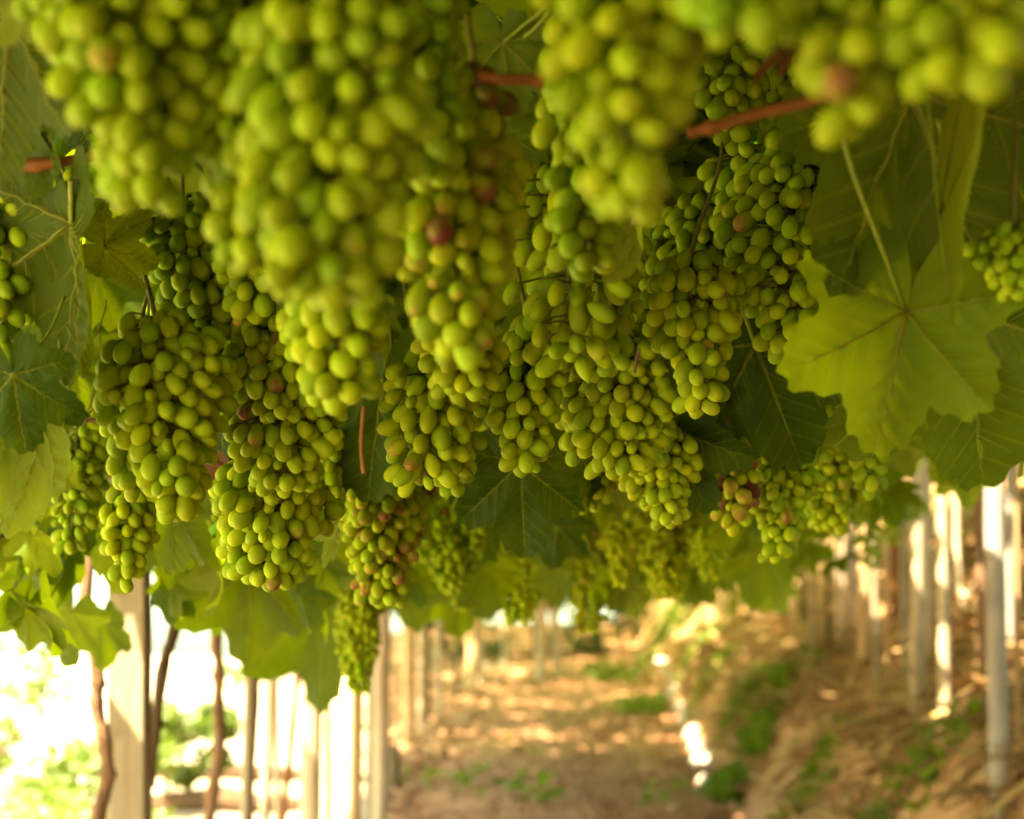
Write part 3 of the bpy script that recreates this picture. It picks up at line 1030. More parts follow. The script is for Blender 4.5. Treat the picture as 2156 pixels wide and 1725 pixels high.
for q in range(23000):
    s = -1.5 + 20 * random.random() ** 1.2
    lat = random.uniform(-2.0, 4.4)
    z = float(roof_z(lat, s)) + random.uniform(-.03, .14)
    x, y = to_xy(lat, s)
    if -.3 < y < 1.3: z += .10
    if blocked((x, y, z), .08) or thin(lat, s): continue
    if abs(x) > .42 * y + 1.4: continue
    roof.setdefault(owner(lat, s).name, []).append((x, y, z))
for q in range(45000):
    s = random.uniform(-5.5, 13) if q < 39000 else random.uniform(-2.0, 3.0)
    lat = random.uniform(-2.15, 5.4)
    if lat < -max(2.15, .12 * s + .9): continue
    if lat < -1.45 and s < 6 and random.random() < .5: continue
    if thin(lat, s): continue
    if lat > 3.3 and random.random() < .65: continue
    z = float(roof_z(lat, s)) + random.uniform(.12, .42)
    x, y = to_xy(lat, s)
    if blocked((x, y, z), .09): continue
    upper.setdefault(owner(lat, s).name, []).append((x, y, z))
far = {}
for q in range(15500):
    s = random.uniform(10, 46)
    lat = random.uniform(-6.5, 6.5)
    if lat < -max(2.15, .12 * s + .9): continue
    if lat > 3.3 and random.random() < .55: continue
    z = float(roof_z(lat, s)) + random.uniform(.15, .5)
    x, y = to_xy(lat, s)
    if blocked((x, y, z), .12): continue
    far.setdefault(owner(lat, s).name, []).append((x, y, z))


def rand_mats(n, smin, smax, flat=.7, seed=1):
    g = np.random.default_rng(seed)
    nr = np.stack([g.normal(0, flat, n), g.normal(0, flat, n), np.ones(n)], -1)
    nr /= np.linalg.norm(nr, axis=1)[:, None]
    a = g.normal(size=(n, 3))
    yv = a - nr * np.sum(a * nr, 1)[:, None]
    yv /= np.linalg.norm(yv, axis=1)[:, None]
    xv = np.cross(yv, nr)
    return np.stack([xv, yv, nr], -1) * g.uniform(smin, smax, n)[:, None, None]


for o in (V1, V2, V3, V4, V5, V6, V7, V8):
    for store, tpl, lo, hi in ((roof, (LV, LF, LUV), .11, .18), (upper, (CV, CF, CUV), .17, .27), (far, (CV, CF, CUV), .34, .5)):
        pts = np.array(store.get(o.name, []))
        if not len(pts): continue
        me = batch('foliage', tpl[0], tpl[1], rand_mats(len(pts), lo, hi, .5, len(pts)), pts - np.array(o.location), tpl[2], rng.random(len(pts)))
        f = obj('foliage', me, LEAF, o)
        f['kind'] = 'stuff'

# ------------------------------------------------------------------ grape bunches
def grape_mesh(name, L, W, egg, segs=18, rings=11):
    V, F = [(0, 0, 1)], []
    for i in range(1, rings):
        a = math.pi * i / rings
        z = math.cos(a)
        r = math.sin(a) * (1 - egg * z * .5)
        for k in range(segs):
            b = 2 * math.pi * k / segs
            V.append((r * math.cos(b), r * math.sin(b), z))
    V.append((0, 0, -1))
    for k in range(segs): F.append((0, 1 + k, 1 + (k + 1) % segs))
    for i in range(rings - 2):
        o = 1 + i * segs
        for k in range(segs): F.append((o + k, o + segs + k, o + segs + (k + 1) % segs, o + (k + 1) % segs))
    o = 1 + (rings - 2) * segs
    for k in range(segs): F.append((o + k, len(V) - 1, o + (k + 1) % segs))
    me = mesh(name, V, F)
    me.materials.append(GRAPE)
    return me


GR = [grape_mesh('grape', 1, 1, .12), grape_mesh('grape', 1, 1, .28), grape_mesh('grape', 1, 1, -.12)]
BUNCH_GROUP = 'grape bunches hanging from the pergola'


RECTS = []


def bunch(x0, x1, vt, vb, d, label, blush=.12, gw=15.5, tipx=None, dens=1.0, hue=.45, loose=False, elong=1.28, seed=None, n_max=260, group=BUNCH_GROUP, val=.5, wide=None):
    RECTS.append((x0, x1, vt, vb))
    rr = random.Random(seed if seed is not None else int(x0 * 7 + vt * 3 + d * 1000))
    g = np.random.default_rng(rr.randrange(10 ** 6))
    xc = (x0 + x1) / 2
    tipx = xc if tipx is None else tipx
    top, bot = at(xc, vt, d), at(tipx, vb, d)
    wide = wide or (1.20 if d < 1.1 else 1.10)
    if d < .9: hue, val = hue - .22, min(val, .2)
    Rm = (x1 - x0) * PX * d / 2 * wide
    gw = gw * (.76 if d < .9 else .83 if d < 1.1 else .87) / 1000
    elong *= 1.10
    L = (top - bot).length
    root = empty('grape_bunch', top, label, 'grape bunch', group)
    ax = (bot - top) / L
    u1 = ax.orthogonal().normalized(); u2 = ax.cross(u1)
    Rc = max(Rm - gw * .5, gw * .35)
    Lc = max(L - gw * .62, gw)
    lob = rr.uniform(0, 6.28)
    wing = rr.choice((0, 0, .35, .6))
    wfi = rr.uniform(0, 6.28)
    tap = rr.uniform(.48, .72)
    tpow = rr.uniform(1.0, 1.8)

    def prof(t):
        return (min(1, .55 + t * 2.2)) * (1 - tap * max(0, (t - .35) / .65) ** tpow)
    pts, dirs, att = [], [], []
    tries = int(5200 * dens)
    P = np.zeros((0, 3))
    md = gw * (.88 if not loose else 1.12)
    for q in range(tries):
        t = rr.random() ** .9
        fi = rr.uniform(0, 6.283)
        rho = rr.random() ** .38 if not loose else rr.uniform(.2, 1)
        R = Rc * prof(t) * (1 + .16 * math.sin(2 * fi + lob + t * 5) + .10 * math.sin(5 * fi + 9 * t) + wing * max(0, math.cos(fi - wfi)) ** 3 * max(0, 1 - abs(t - .2) / .25))
        rad = u1 * math.cos(fi) + u2 * math.sin(fi)
        c = ax * (t * Lc) + rad * (R * rho)
        ca = np.array(c)
        if len(pts):
            if np.min(np.sum((P - ca) ** 2, 1)) < md * md: continue
        P = np.vstack([P, ca])
        pts.append(c); att.append(t)
        dirs.append((rad * (rho * 1.0) + ax * rr.uniform(.65, 1.5) + Vector((rr.uniform(-.35, .35), rr.uniform(-.35, .35), rr.uniform(-.35, .35)))).normalized())
        if len(pts) >= n_max: break
    acc = Acc()
    l, s = to_ls(top.x, top.y)
    rz = float(roof_z(l, s)) + .04 - top.z
    q = [Vector((rr.uniform(-.05, .05), rr.uniform(0, .06), max(rz, .05))), Vector((rr.uniform(-.03, .03), .02, max(rz, .05) * .5)), Vector((0, 0, 0)), ax * (L * .5), ax * (Lc * .97)]
    sp, sr = smooth_line(q, [.0012, .0014, .0020, .0018, .0010], 5)
    acc.add(tube_data(sp, sr, 6, True, .1))
    for c, dr, t in zip(pts, dirs, att):
        s_ = rr.uniform(.84, 1.12)
        if rr.random() < .07: s_ *= .62
        e = elong * rr.uniform(.88, 1.14)
        wv = gw * .5 * s_
        o = bpy.data.objects.new('grape', GR[rr.choice((0, 0, 1, 1, 2))])
        COL.objects.link(o)
        o.parent = root
        zax = -dr
        rot = zax.to_track_quat('Z', 'Y').to_matrix().to_4x4()
        o.matrix_local = Matrix.Translation(c) @ rot @ Matrix.Diagonal((wv * rr.uniform(.95, 1.05), wv * rr.uniform(.95, 1.05), wv * e, 1))
        b = blush * rr.uniform(.2, 1.5)
        if rr.random() < blush * (.30 if blush > .2 else .12): b = rr.uniform(.55, .9)
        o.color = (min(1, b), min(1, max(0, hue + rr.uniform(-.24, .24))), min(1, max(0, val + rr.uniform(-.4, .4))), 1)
        st = c - dr * (wv * e * .96)
        back = ax * max(0.0, (t * Lc - gw * .9))
        mid = st * .6 + back * .4 - dr * .002
        acc.add(tube_data([back, mid, st], [.0009, .0008, .0011], 4, False))
    obj('stalk', acc.mesh('stalk'), RACHIS, root)
    return root


B = bunch
# nearest, out of focus, across the top
B(95, 440, -190, 465, .76, 'big blurred bunch at the upper left corner beside the dark leaves', gw=17.5, tipx=315, blush=.08, hue=.6)
B(395, 640, -160, 575, .78, 'blurred bunch second from the upper left corner, left flank of the central mass', gw=17, tipx=510, blush=.10, hue=.6)
B(545, 900, -210, 650, .70, 'largest blurred bunch in the top middle, with a fat rounded yellow tip', gw=17.5, tipx=680, blush=.12, hue=.6)
B(760, 1010, -120, 400, .86, 'blurred bunch left of the reddish cane, with a big grape sticking out sideways', gw=17.5, blush=.25, hue=.45, val=.35, wide=.95)
B(820, 1075, 250, 785, .92, 'blurred bunch with several rosy brown grapes, ending in a rosy tip', gw=17, tipx=965, blush=.45, hue=.5)
B(600, 800, 560, 875, .98, 'blurred bunch under the largest one with a red tendril below it', gw=17, tipx=720, blush=.14, hue=.55)
B(1180, 1500, -220, 485, .66, 'very blurred yellow bunch right of centre at the top', gw=17.5, tipx=1310, blush=.12, hue=.75)
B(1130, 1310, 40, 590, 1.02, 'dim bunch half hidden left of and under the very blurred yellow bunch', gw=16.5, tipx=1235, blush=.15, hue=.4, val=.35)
B(1400, 1720, -330, 135, .60, 'dark smeared bunch at the top edge, right of the yellow one', gw=17.5, blush=.25, hue=.4, val=.3)
B(1660, 1900, -130, 325, .62, 'blurred bunch of few grapes hanging over the petiole of the big right leaf', gw=17, tipx=1790, blush=.08, hue=.7, n_max=70)
B(1860, 2230, -260, 210, .60, 'blurred bunch cut off by the top right corner', gw=18.5, tipx=2010, blush=.08, hue=.75)
B(915, 1090, 160, 330, .92, 'shadowy bunch of dark purple grapes beside the green ones under the reddish cane', gw=16, blush=.9, hue=.3, val=.2, n_max=34, wide=1.0)
# sharp ones
B(205, 455, 680, 1100, 1.25, 'long sharp bunch hanging left above the thick square post, two-pronged tip', gw=16, tipx=385, blush=.10, hue=.5)
B(205, 330, 800, 1060, 1.30, 'left wing of the long sharp bunch above the thick square post', gw=15, tipx=285, blush=.08, hue=.5)
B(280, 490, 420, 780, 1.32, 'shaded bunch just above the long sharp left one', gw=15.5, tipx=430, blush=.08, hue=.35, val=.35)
B(445, 710, 670, 1055, 1.34, 'sharp bunch with scattered pink grapes beside a crumpled brown leaf', gw=14.5, tipx=600, blush=.26, hue=.45)
B(465, 710, 990, 1240, 1.42, 'bunch directly below the one with pink grapes, rounded tip over the leaves', gw=15, tipx=540, blush=.13, hue=.5)
B(595, 760, 640, 850, 1.15, 'small bunch tucked behind the blurred bunch with the tendril', gw=15.5, blush=.12, hue=.5)
B(728, 905, 1000, 1285, 1.78, 'amber tinged bunch hanging between leaf and bright green blurred bunch', gw=15.5, tipx=795, blush=.45, hue=.6)
B(815, 1015, 760, 1050, 1.36, 'loose bunch with longish grapes right of the dark serrated leaf', gw=15, tipx=880, blush=.08, hue=.5, loose=True, elong=1.45)
B(905, 1010, 900, 1060, 1.45, 'small tail bunch right of the loose longish-grape bunch', gw=14, blush=.08, hue=.45)
B(880, 1070, 700, 850, 1.22, 'bunch squeezed between the rosy-tipped bunch and the pointed central bunch', gw=15, blush=.08, hue=.6)
B(1032, 1190, 690, 1005, 1.40, 'pointed bunch in the exact middle, single long grape at its tip above a dark leaf', gw=15.5, tipx=1095, blush=.06, hue=.45)
B(1030, 1340, 380, 800, 1.24, 'open bunch showing its brown stalk among long grapes in the middle', gw=15.5, tipx=1210, blush=.06, hue=.5, loose=True, elong=1.6, n_max=90)
B(1175, 1395, 700, 1010, 1.46, 'bunch right of the pointed middle one, spreading into two tails', gw=15, tipx=1310, blush=.06, hue=.5)
B(1165, 1265, 860, 990, 1.55, 'few single grapes dangling between the two middle bunches', gw=15, blush=.06, hue=.5, loose=True, n_max=16)
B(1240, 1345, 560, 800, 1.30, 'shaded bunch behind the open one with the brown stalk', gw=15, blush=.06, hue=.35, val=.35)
B(1365, 1545, 540, 895, 1.33, 'slender bunch with two long pale grapes at its tip, left of the dark pointed leaf', gw=15, tipx=1475, blush=.07, hue=.5)
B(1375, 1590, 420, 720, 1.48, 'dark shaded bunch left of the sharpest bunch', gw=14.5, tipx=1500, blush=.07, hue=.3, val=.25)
B(1555, 1830, 285, 770, 1.37, 'sharpest bunch of all, left of the large yellow-green leaf, two pinkish grapes at its top', gw=15.5, tipx=1655, blush=.14, hue=.42, val=.85)  # skin colour lightened in place of light from the right
B(1490, 1620, 300, 480, 1.40, 'small top wing of the sharpest bunch with a mauve grape', gw=15.5, blush=.24, hue=.4, n_max=26, val=.85)
B(1700, 1835, 330, 560, 1.42, 'right shoulder of the sharpest bunch beside the leaf petiole', gw=14.5, blush=.10, hue=.4, val=.85)
B(1175, 1300, 960, 1085, 1.85, 'short bunch behind the dark middle leaf, right side', gw=15, blush=.10, hue=.5)
B(1295, 1455, 900, 1115, 1.62, 'paler bunch below the two-tailed middle bunch', gw=14.5, tipx=1410, blush=.06, hue=.6)
B(1485, 1600, 925, 1130, 1.70, 'pinkish red blurred bunch under the dark pointed leaf', gw=15.5, blush=.85, hue=.6, tipx=1545, val=.8)
B(1585, 1705, 960, 1190, 1.75, 'narrow bunch right of the pinkish one, its tip over the bank', gw=15, tipx=1640, blush=.14, hue=.5)
B(1695, 1860, 900, 1125, 2.1, 'bright bunch under the lobe of the large yellow-green leaf', gw=15.5, tipx=1740, blush=.08, hue=.6)
B(1790, 1870, 930, 1070, 1.75, 'darker small bunch touching the big leaf lower tip', gw=15, blush=.10, hue=.4)
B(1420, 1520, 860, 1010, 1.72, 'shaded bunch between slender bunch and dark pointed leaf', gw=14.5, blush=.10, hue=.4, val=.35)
B(-60, 70, 360, 770, 1.22, 'bunch cut by the left edge beside the drooping dull leaf', gw=15.5, tipx=10, blush=.10, hue=.4, val=.35)
B(-50, 75, 730, 890, 1.42, 'small bunch at the left edge below the one cut off', gw=15, blush=.08, hue=.5)
B(100, 225, 910, 1170, 1.75, 'hazy small-grape bunch left of the long sharp bunch', gw=14, blush=.06, hue=.4, tipx=150, loose=True)
B(210, 325, 1040, 1250, 1.55, 'bunch ending right above the top of the thick square post', gw=14.5, tipx=265, blush=.05, hue=.6)
B(425, 515, 970, 1210, 2.2, 'bright pale blurred bunch behind the crumpled brown leaf', gw=15.5, blush=.03, hue=.7, val=.9)
B(335, 420, 1180, 1250, 2.6, 'few pale grapes right of the top of the square post', gw=15, blush=.03, hue=.8, val=.9, loose=True, n_max=12)
B(880, 1025, 1040, 1255, 2.7, 'bright green blurred bunch left of the dark middle leaf tip', gw=15.5, blush=.03, hue=.4, val=.7)
B(1035, 1150, 1140, 1320, 3.2, 'blurred bunch under the dark middle leaf', gw=15.5, blush=.10, hue=.6, val=.95)
B(705, 800, 1240, 1465, 3.0, 'long thin blurred bunch hanging lowest over the left posts', gw=14.5, tipx=755, blush=.04, hue=.6)
B(1195, 1290, 1070, 1340, 3.5, 'brownish blurred bunch right of the rounded hanging leaf', gw=15.5, blush=.40, hue=.7, val=.95)
B(1330, 1480, 1040, 1270, 3.1, 'rusty speckled blurred bunch in the centre right distance', gw=15.5, blush=.30, hue=.7, val=.95)
B(2062, 2200, 480, 640, 1.03, 'small bright bunch of round little grapes at the right edge', gw=11, elong=1.05, blush=.03, hue=.35, val=.8)
B(1830, 1950, 320, 470, 1.48, 'shaded bunch behind the petiole, right of the sharpest bunch', gw=15.5, blush=.08, hue=.35, val=.35)
B(455, 600, 530, 700, 1.22, 'bunch behind the left flank of the central blurred mass', gw=15.5, blush=.08, hue=.45)
B(1470, 1610, 120, 310, 1.36, 'dim bunch above the long reddish cane', gw=15.5, blush=.12, hue=.4, val=.35)
B(1590, 1720, 110, 330, 1.50, 'bunch touched by light right of the dim one above the cane', gw=15, blush=.05, hue=.5)
B(1685, 1765, 820, 985, 1.85, 'dark little bunch with red grapes between two right leaves', gw=15, blush=.45, hue=.35, val=.3)
B(1945, 2040, 920, 1030, 3.2, 'small bright blurred bunch in front of the white poles at right', gw=15.5, blush=.03, hue=.45, val=.8)
B(560, 720, 1020, 1120, 1.62, 'shaded bunch behind the rounded-tip one', gw=15, blush=.15, hue=.4, val=.3)
B(850, 925, 980, 1140, 1.80, 'dark purple-brown tinged bunch behind the amber one', gw=15, blush=.6, hue=.4, val=.3)
B(960, 1050, 750, 910, 1.62, 'slim bunch behind the squeezed one, left of the pointed middle bunch', gw=14.5, blush=.06, hue=.5)
B(1190, 1265, 700, 900, 1.72, 'slim shaded bunch between the pointed middle bunch and the two-tailed one', gw=14.5, blush=.06, hue=.45)
B(1330, 1400, 770, 980, 1.56, 'slim bunch between the two-tailed bunch and the slender one', gw=14.5, blush=.06, hue=.5)
B(1305, 1385, 560, 780, 1.50, 'slim bunch under the pale curled leaf', gw=14.5, blush=.08, hue=.45)
B(1490, 1560, 620, 860, 1.62, 'slim dark bunch right of the slender one with long pale grapes', gw=14.5, blush=.06, hue=.4, val=.35)
B(660, 735, 880, 1050, 1.60, 'slim bunch at the left edge of the dark serrated leaf', gw=14.5, blush=.10, hue=.5)
B(335, 410, 600, 760, 1.52, 'slim bunch in the shade between the shaded left one and the blurred mass', gw=14.5, blush=.06, hue=.4)
B(110, 195, 990, 1165, 1.92, 'little hazy bunch left of the bunch above the square post', gw=14, blush=.05, hue=.5, loose=True)
B(0, 75, 560, 745, 1.50, 'slim bunch behind the bunch cut by the left edge', gw=14.5, blush=.06, hue=.4)
B(100, 185, 380, 520, 1.45, 'dim bunch below the short brown cane at the left edge', gw=14.5, blush=.10, hue=.4, val=.35)
B(2060, 2140, 380, 520, 1.70, 'dim bunch high at the right edge behind the big dark leaf', gw=14, blush=.05, hue=.4)
B(835, 900, 1140, 1245, 3.0, 'small blurred bunch between the amber bunch and the bright green blurred one', gw=15.5, blush=.2, hue=.5, val=.95)
B(1150, 1215, 1090, 1215, 3.0, 'blurred bunch in the shade right of the dark middle leaf tip', gw=15.5, blush=.12, hue=.5, val=.95)
B(1270, 1345, 1100, 1240, 2.9, 'blurred yellowish bunch right of the brownish one', gw=15.5, blush=.2, hue=.75, val=.95)
B(1460, 1530, 1110, 1225, 3.0, 'blurred greenish bunch under the pinkish red one', gw=15.5, blush=.1, hue=.5, val=.95)
B(1395, 1465, 1130, 1245, 3.4, 'blurred bunch above the bright flecks, half behind the rusty speckled one', gw=15.5, blush=.25, hue=.65, val=.95)
B(945, 1010, 1180, 1290, 3.4, 'blurred bunch hanging below the bright green blurred one', gw=15.5, blush=.05, hue=.6, val=.95)
# farther back, alike and blurred
LAND = [(279, 'thick square post'), (460, 'upright knotty trunk'), (557, 'slim white pole'), (652, 'broad pinkish post'), (760, 'lowest thin bunch'), (862, 'orange beige pole'),
        (940, 'thin dark poles'), (992, 'bright yellowish pole'), (1062, 'grey distant post'), (1155, 'pair of pale far posts'), (1260, 'bokeh gap at the path end'), (1340, 'path end'),
        (1420, 'bright flecks on the path edge'), (1500, 'pale pole on the bank crest'), (1590, 'weeds on the bank'), (1690, 'dark thin poles high on the bank'), (1770, 'thin pale pole'),
        (1822, 'peach coloured pole'), (1888, 'orange-brown trunk'), (1931, 'mossy-footed white pole'), (1991, 'brightest white pole'), (2108, 'grey-lilac post')]
used = {}
k = tries = 0
spots = []
hero_rects = list(RECTS)
while k < 22 and tries < 3000:
    tries += 1
    s = random.uniform(3.0, 10.5)
    x = random.uniform(-.9, 2.4)
    lat, s_ = to_ls(x, s)
    if any((x - a) ** 2 + (s - b) ** 2 < .12 for a, b in spots): continue
    zt = float(roof_z(lat, s_)) - random.uniform(-.02, .10)
    U = 1078 + x / s / PX
    Vt = 1371 - (zt - 1) / s / PX
    Lm = random.uniform(.14, .22)
    wm = random.uniform(.07, .10)
    vb_ = Vt + Lm / s / PX
    if U > 2130 or U < 330: continue
    if any(a < U < b and c < vb_ - 12 < e for a, b, c, e in hero_rects): continue
    near = sorted(LAND, key=lambda q: abs(q[0] - U))[0][1]
    c = used.get(near, 0)
    if c > 2: continue
    used[near] = c + 1
    spots.append((x, s))
    word = ('small blurred grape bunch far back over the ', 'second blurred far grape bunch over the ', 'third blurred far grape bunch over the ')[c]
    bl = random.choice((.05, .12, .3))
    bunch(U - wm / 2 / s / PX, U + wm / 2 / s / PX, Vt, vb_, s, word + near, blush=bl, gw=16, hue=.6, n_max=60, seed=k + 500, val=.6)
    k += 1

# ------------------------------------------------------------------ litter, straw and weeds on the ground
def scatter(n, latr, sr, seed):
    g = np.random.default_rng(seed)
    la = g.uniform(*latr, n); s = sr[0] + (sr[1] - sr[0]) * g.random(n) ** 1.3
    return la, s, g


def ground_pts(la, s, dz):
    x, y = to_xy(la, s)
    return np.stack([x, y, terrain(la, s) + dz], -1)


quadV = [(-.5, -.03, 0), (.5, -.02, .05), (.5, .02, .05), (-.5, .03, 0), (0, -.04, .10), (0, .04, .10)]
quadF = [(0, 4, 3), (4, 5, 3), (4, 1, 5), (1, 2, 5)]
la, s, g = scatter(9000, (1.0, 4.2), (5, 22), 21)
M = rand_mats(9000, .14, .55, .35, 22)
o = obj('dry_grass', batch('dry_grass', quadV, quadF, M, ground_pts(la, s, .012), None, g.random(9000), False), STRAW)
tag(o, 'dry straw and dead grass lying over the earth bank', 'dry grass', kind='stuff')
oval = [(-.5, 0, 0), (-.2, -.22, .06), (.25, -.2, .02), (.5, 0, .10), (.2, .2, .03), (-.25, .2, .08)]
ovalF = [(0, 1, 5), (1, 4, 5), (1, 2, 4), (2, 3, 4)]
la, s, g = scatter(6500, (-1.2, 1.6), (6.5, 24), 31)
mv = (s > 10) & (g.random(6500) < .4)
la = np.where(mv, -1.1 - g.random(6500) * np.clip(.118 * s - 1.1, 0, 4), la)
M = rand_mats(6500, .03, .11, .5, 32)
o = obj('leaf_litter', batch('leaf_litter', oval, ovalF, M, ground_pts(la, s, .012), None, g.random(6500), False), LITTER)
tag(o, 'fallen dry leaves scattered over the brown path', 'leaf litter', kind='stuff')
# pale stones added for the bright flecks along the right path edge
FLECKSTONE = wood_material('pale_fleckstone', (0.46, 0.38, 0.29), (0.62, 0.54, 0.43), (3, 3, 3), 0.9, 0.5)
ORD = ('nearest', 'second nearest', 'third nearest', 'fourth nearest', 'fifth nearest', 'sixth nearest', 'seventh nearest', 'eighth nearest', 'ninth nearest', 'tenth nearest', 'second farthest', 'farthest')
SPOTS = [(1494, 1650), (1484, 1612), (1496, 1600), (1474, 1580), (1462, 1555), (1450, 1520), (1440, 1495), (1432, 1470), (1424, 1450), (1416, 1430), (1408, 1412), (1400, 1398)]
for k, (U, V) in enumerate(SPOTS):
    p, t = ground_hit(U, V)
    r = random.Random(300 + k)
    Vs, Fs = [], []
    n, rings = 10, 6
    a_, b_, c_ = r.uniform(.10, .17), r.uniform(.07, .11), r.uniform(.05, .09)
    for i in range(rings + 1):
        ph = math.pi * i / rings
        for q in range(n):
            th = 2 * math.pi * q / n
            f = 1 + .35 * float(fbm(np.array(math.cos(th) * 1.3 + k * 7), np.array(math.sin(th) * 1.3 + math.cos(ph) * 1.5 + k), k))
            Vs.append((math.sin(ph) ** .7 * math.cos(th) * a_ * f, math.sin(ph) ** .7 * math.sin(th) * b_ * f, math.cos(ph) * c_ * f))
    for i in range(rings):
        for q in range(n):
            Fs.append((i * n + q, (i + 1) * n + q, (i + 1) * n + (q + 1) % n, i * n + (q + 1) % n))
    o = obj('fleckstone', mesh('fleckstone', Vs, Fs), FLECKSTONE)
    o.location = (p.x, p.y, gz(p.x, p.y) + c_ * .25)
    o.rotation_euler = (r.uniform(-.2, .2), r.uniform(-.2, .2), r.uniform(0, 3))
    tag(o, ORD[k] + ' pale stone added for the bright flecks along the right edge of the path', 'fleckstone', 'stones added for the bright flecks')
# weeds in patches
wp = []
for U, V, n, sp in ((1560, 1500, 240, .16), (1590, 1570, 240, .18), (1570, 1640, 260, .16), (1500, 1430, 200, .22), (1470, 1370, 260, .35), (1300, 1425, 220, .55), (1345, 1498, 200, .40),
                    (1400, 1335, 260, .5), (1420, 1290, 200, .6), (1010, 1660, 16, .2), (1110, 1690, 18, .25), (1400, 1690, 14, .15), (1700, 1690, 80, .15), (1880, 1720, 60, .15), (1960, 1640, 40, .15), (1520, 1690, 120, .12),
                    (1650, 1440, 120, .25), (900, 1655, 14, .25), (1090, 1570, 10, .3)):
    p, t = ground_hit(U, V)
    l0, s0 = to_ls(p.x, p.y)
    for _ in range(n):
        l1, s1 = l0 + random.gauss(0, sp * .5), s0 + random.gauss(0, sp)
        x, y = to_xy(l1, s1)
        wp.append((x, y, float(terrain(l1, s1)) + random.uniform(.01, .14)))
wp = np.array(wp)
o = obj('weeds', batch('weeds', oval, ovalF, rand_mats(len(wp), .06, .15, .8, 41), wp, None, rng.random(len(wp))), WEED)
tag(o, 'low green weeds growing on the path edge and bank foot', 'weeds', kind='stuff')

# ------------------------------------------------------------------ trees and shrubs behind
def tree(x, y, h, cr, n, label, seed, mat=TREELEAF, leaf=.16, group='trees behind the vineyard', name='tree', cat='tree', low=.35, sq=.8):
    r = random.Random(seed)
    z0 = gz(x, y)
    root = empty(name, (x, y, z0), label, cat, group)
    acc = Acc()
    tp = [Vector((0, 0, -.2)), Vector((r.uniform(-.2, .2), 0, h * .3)), Vector((r.uniform(-.3, .3), r.uniform(-.3, .3), h * .6)), Vector((r.uniform(-.3, .3), 0, h * .9))]
    P, R = smooth_line(tp, [h * .028, h * .022, h * .014, h * .004], 5)
    acc.add(tube_data(P, R, 8, True, .1))
    cl = []
    for k in range(9):
        f = r.uniform(low, .95)
        b = P[min(int(f * (len(P) - 1)), len(P) - 1)]
        a = r.uniform(0, 6.28)
        e = b + Vector((math.cos(a) * cr * r.uniform(.4, .9), math.sin(a) * cr * r.uniform(.4, .9), h * r.uniform(.02, .16)))
        acc.add(tube_data([b, b * .5 + e * .5 + Vector((0, 0, -.05)), e], [h * .010, h * .007, h * .003], 5))
        cl.append((e, cr * r.uniform(.28, .5)))
    obj('trunk', acc.mesh('trunk'), DARKBARK, root)
    g = np.random.default_rng(seed)
    ci = g.integers(0, len(cl), n)
    C = np.array([tuple(c[0]) for c in cl])[ci]
    S = np.array([c[1] for c in cl])[ci]
    dv = g.normal(size=(n, 3)); dv /= np.linalg.norm(dv, axis=1)[:, None]
    L = C + dv * (S * g.random(n) ** .5)[:, None] * np.array([1, 1, sq])
    obj('crown', batch('crown', oval, ovalF, rand_mats(n, leaf * .6, leaf * 1.3, .9, seed), L, None, np.clip(g.random(n) * .6 + (ci % 4) * .12, 0, 1)), mat, root)
    return root


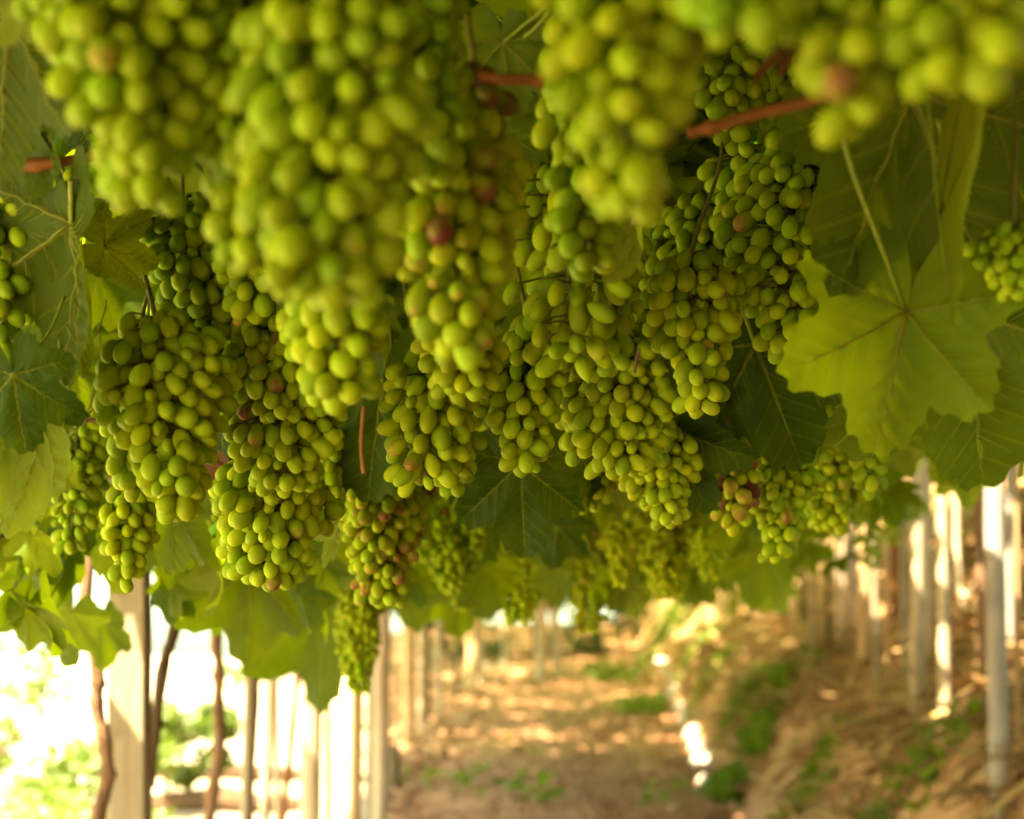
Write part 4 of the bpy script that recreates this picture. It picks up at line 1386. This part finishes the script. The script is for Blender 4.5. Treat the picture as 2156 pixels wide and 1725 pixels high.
T = [(5.6, 29, 5.2, 2.2, 'broad dark tree at the top of the bank, behind the thin poles'),
     (8.2, 26, 5.2, 2.1, 'dark tree on the bank top behind the peach coloured pole'),
     (10.5, 22, 4.8, 1.9, 'leafy tree on the bank top behind the brightest white pole'),
     (9.6, 17.5, 4.2, 1.5, 'small tree on the bank top near the right edge')]
for k, (x, y, h, cr, lab) in enumerate(T):
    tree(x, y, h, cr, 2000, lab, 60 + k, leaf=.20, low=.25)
E_ = [(-3.3, 25, 1.5, 1.0, 'dark bush in the shade behind the smooth beige post'),
      (-2.2, 26, 1.6, 1.0, 'dark bush in the shade behind the orange beige pole'),
      (-.9, 27, 1.5, .9, 'dark bush in the shade behind the bright yellowish pole'),
      (.35, 28, 1.5, 1.0, 'dark bush closing the path end behind the grey distant post'),
      (1.6, 28.5, 1.3, .9, 'dark bush closing the path end behind the pair of pale posts'),
      (2.9, 29, 1.4, 1.0, 'dark bush closing the path end on the right, by the bank crest'),
      (4.2, 28, 1.5, 1.0, 'dark bush on the bank crest behind the thin pale pole')]
for k, (x, y, h, cr, lab) in enumerate(E_):
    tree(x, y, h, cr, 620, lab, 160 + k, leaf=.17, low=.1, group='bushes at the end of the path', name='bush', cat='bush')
F_ = [(-2.55, 9.0, 1.0, .75, 'pale sunlit bush in the left field, beside the leftmost trunk'),
      (-3.5, 10.5, 1.1, .9, 'pale sunlit bush at the left edge of the picture, low in the field'),
      (-2.15, 10.8, .7, .36, 'greenish bush seen between the square post and the knotty trunk'),
      (-6.6, 15.5, .9, .8, 'rounded bush farther out in the bright left field'),
      (-4.9, 14.5, .7, .6, 'low bush in the bright field behind the leftmost trunk')]
for k, (x, y, h, cr, lab) in enumerate(F_):
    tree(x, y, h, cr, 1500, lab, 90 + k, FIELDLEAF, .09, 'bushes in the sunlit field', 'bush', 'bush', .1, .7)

# two dark bars added in the sunlit field, standing in for shadow lines
for (U0, U1, V, d, lab) in ((318, 660, 1640, 9.2, 'upper of two brown bars added for shadow lines across the sunlit field behind the left posts'), (318, 640, 1702, 8.2, 'lower of two brown bars added for shadow lines across the sunlit field behind the left posts')):
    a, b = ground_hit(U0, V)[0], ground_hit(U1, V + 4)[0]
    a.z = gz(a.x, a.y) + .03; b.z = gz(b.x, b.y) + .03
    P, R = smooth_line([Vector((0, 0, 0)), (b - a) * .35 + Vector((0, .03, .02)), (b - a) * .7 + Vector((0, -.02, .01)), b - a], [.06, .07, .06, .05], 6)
    o = obj('shadow_bar', mesh('shadow_bar', *tube_data(P, R, 10, True, .12)), DARKBARK)
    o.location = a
    tag(o, lab, 'shadow_bar', 'bars added for shadow lines in the field')
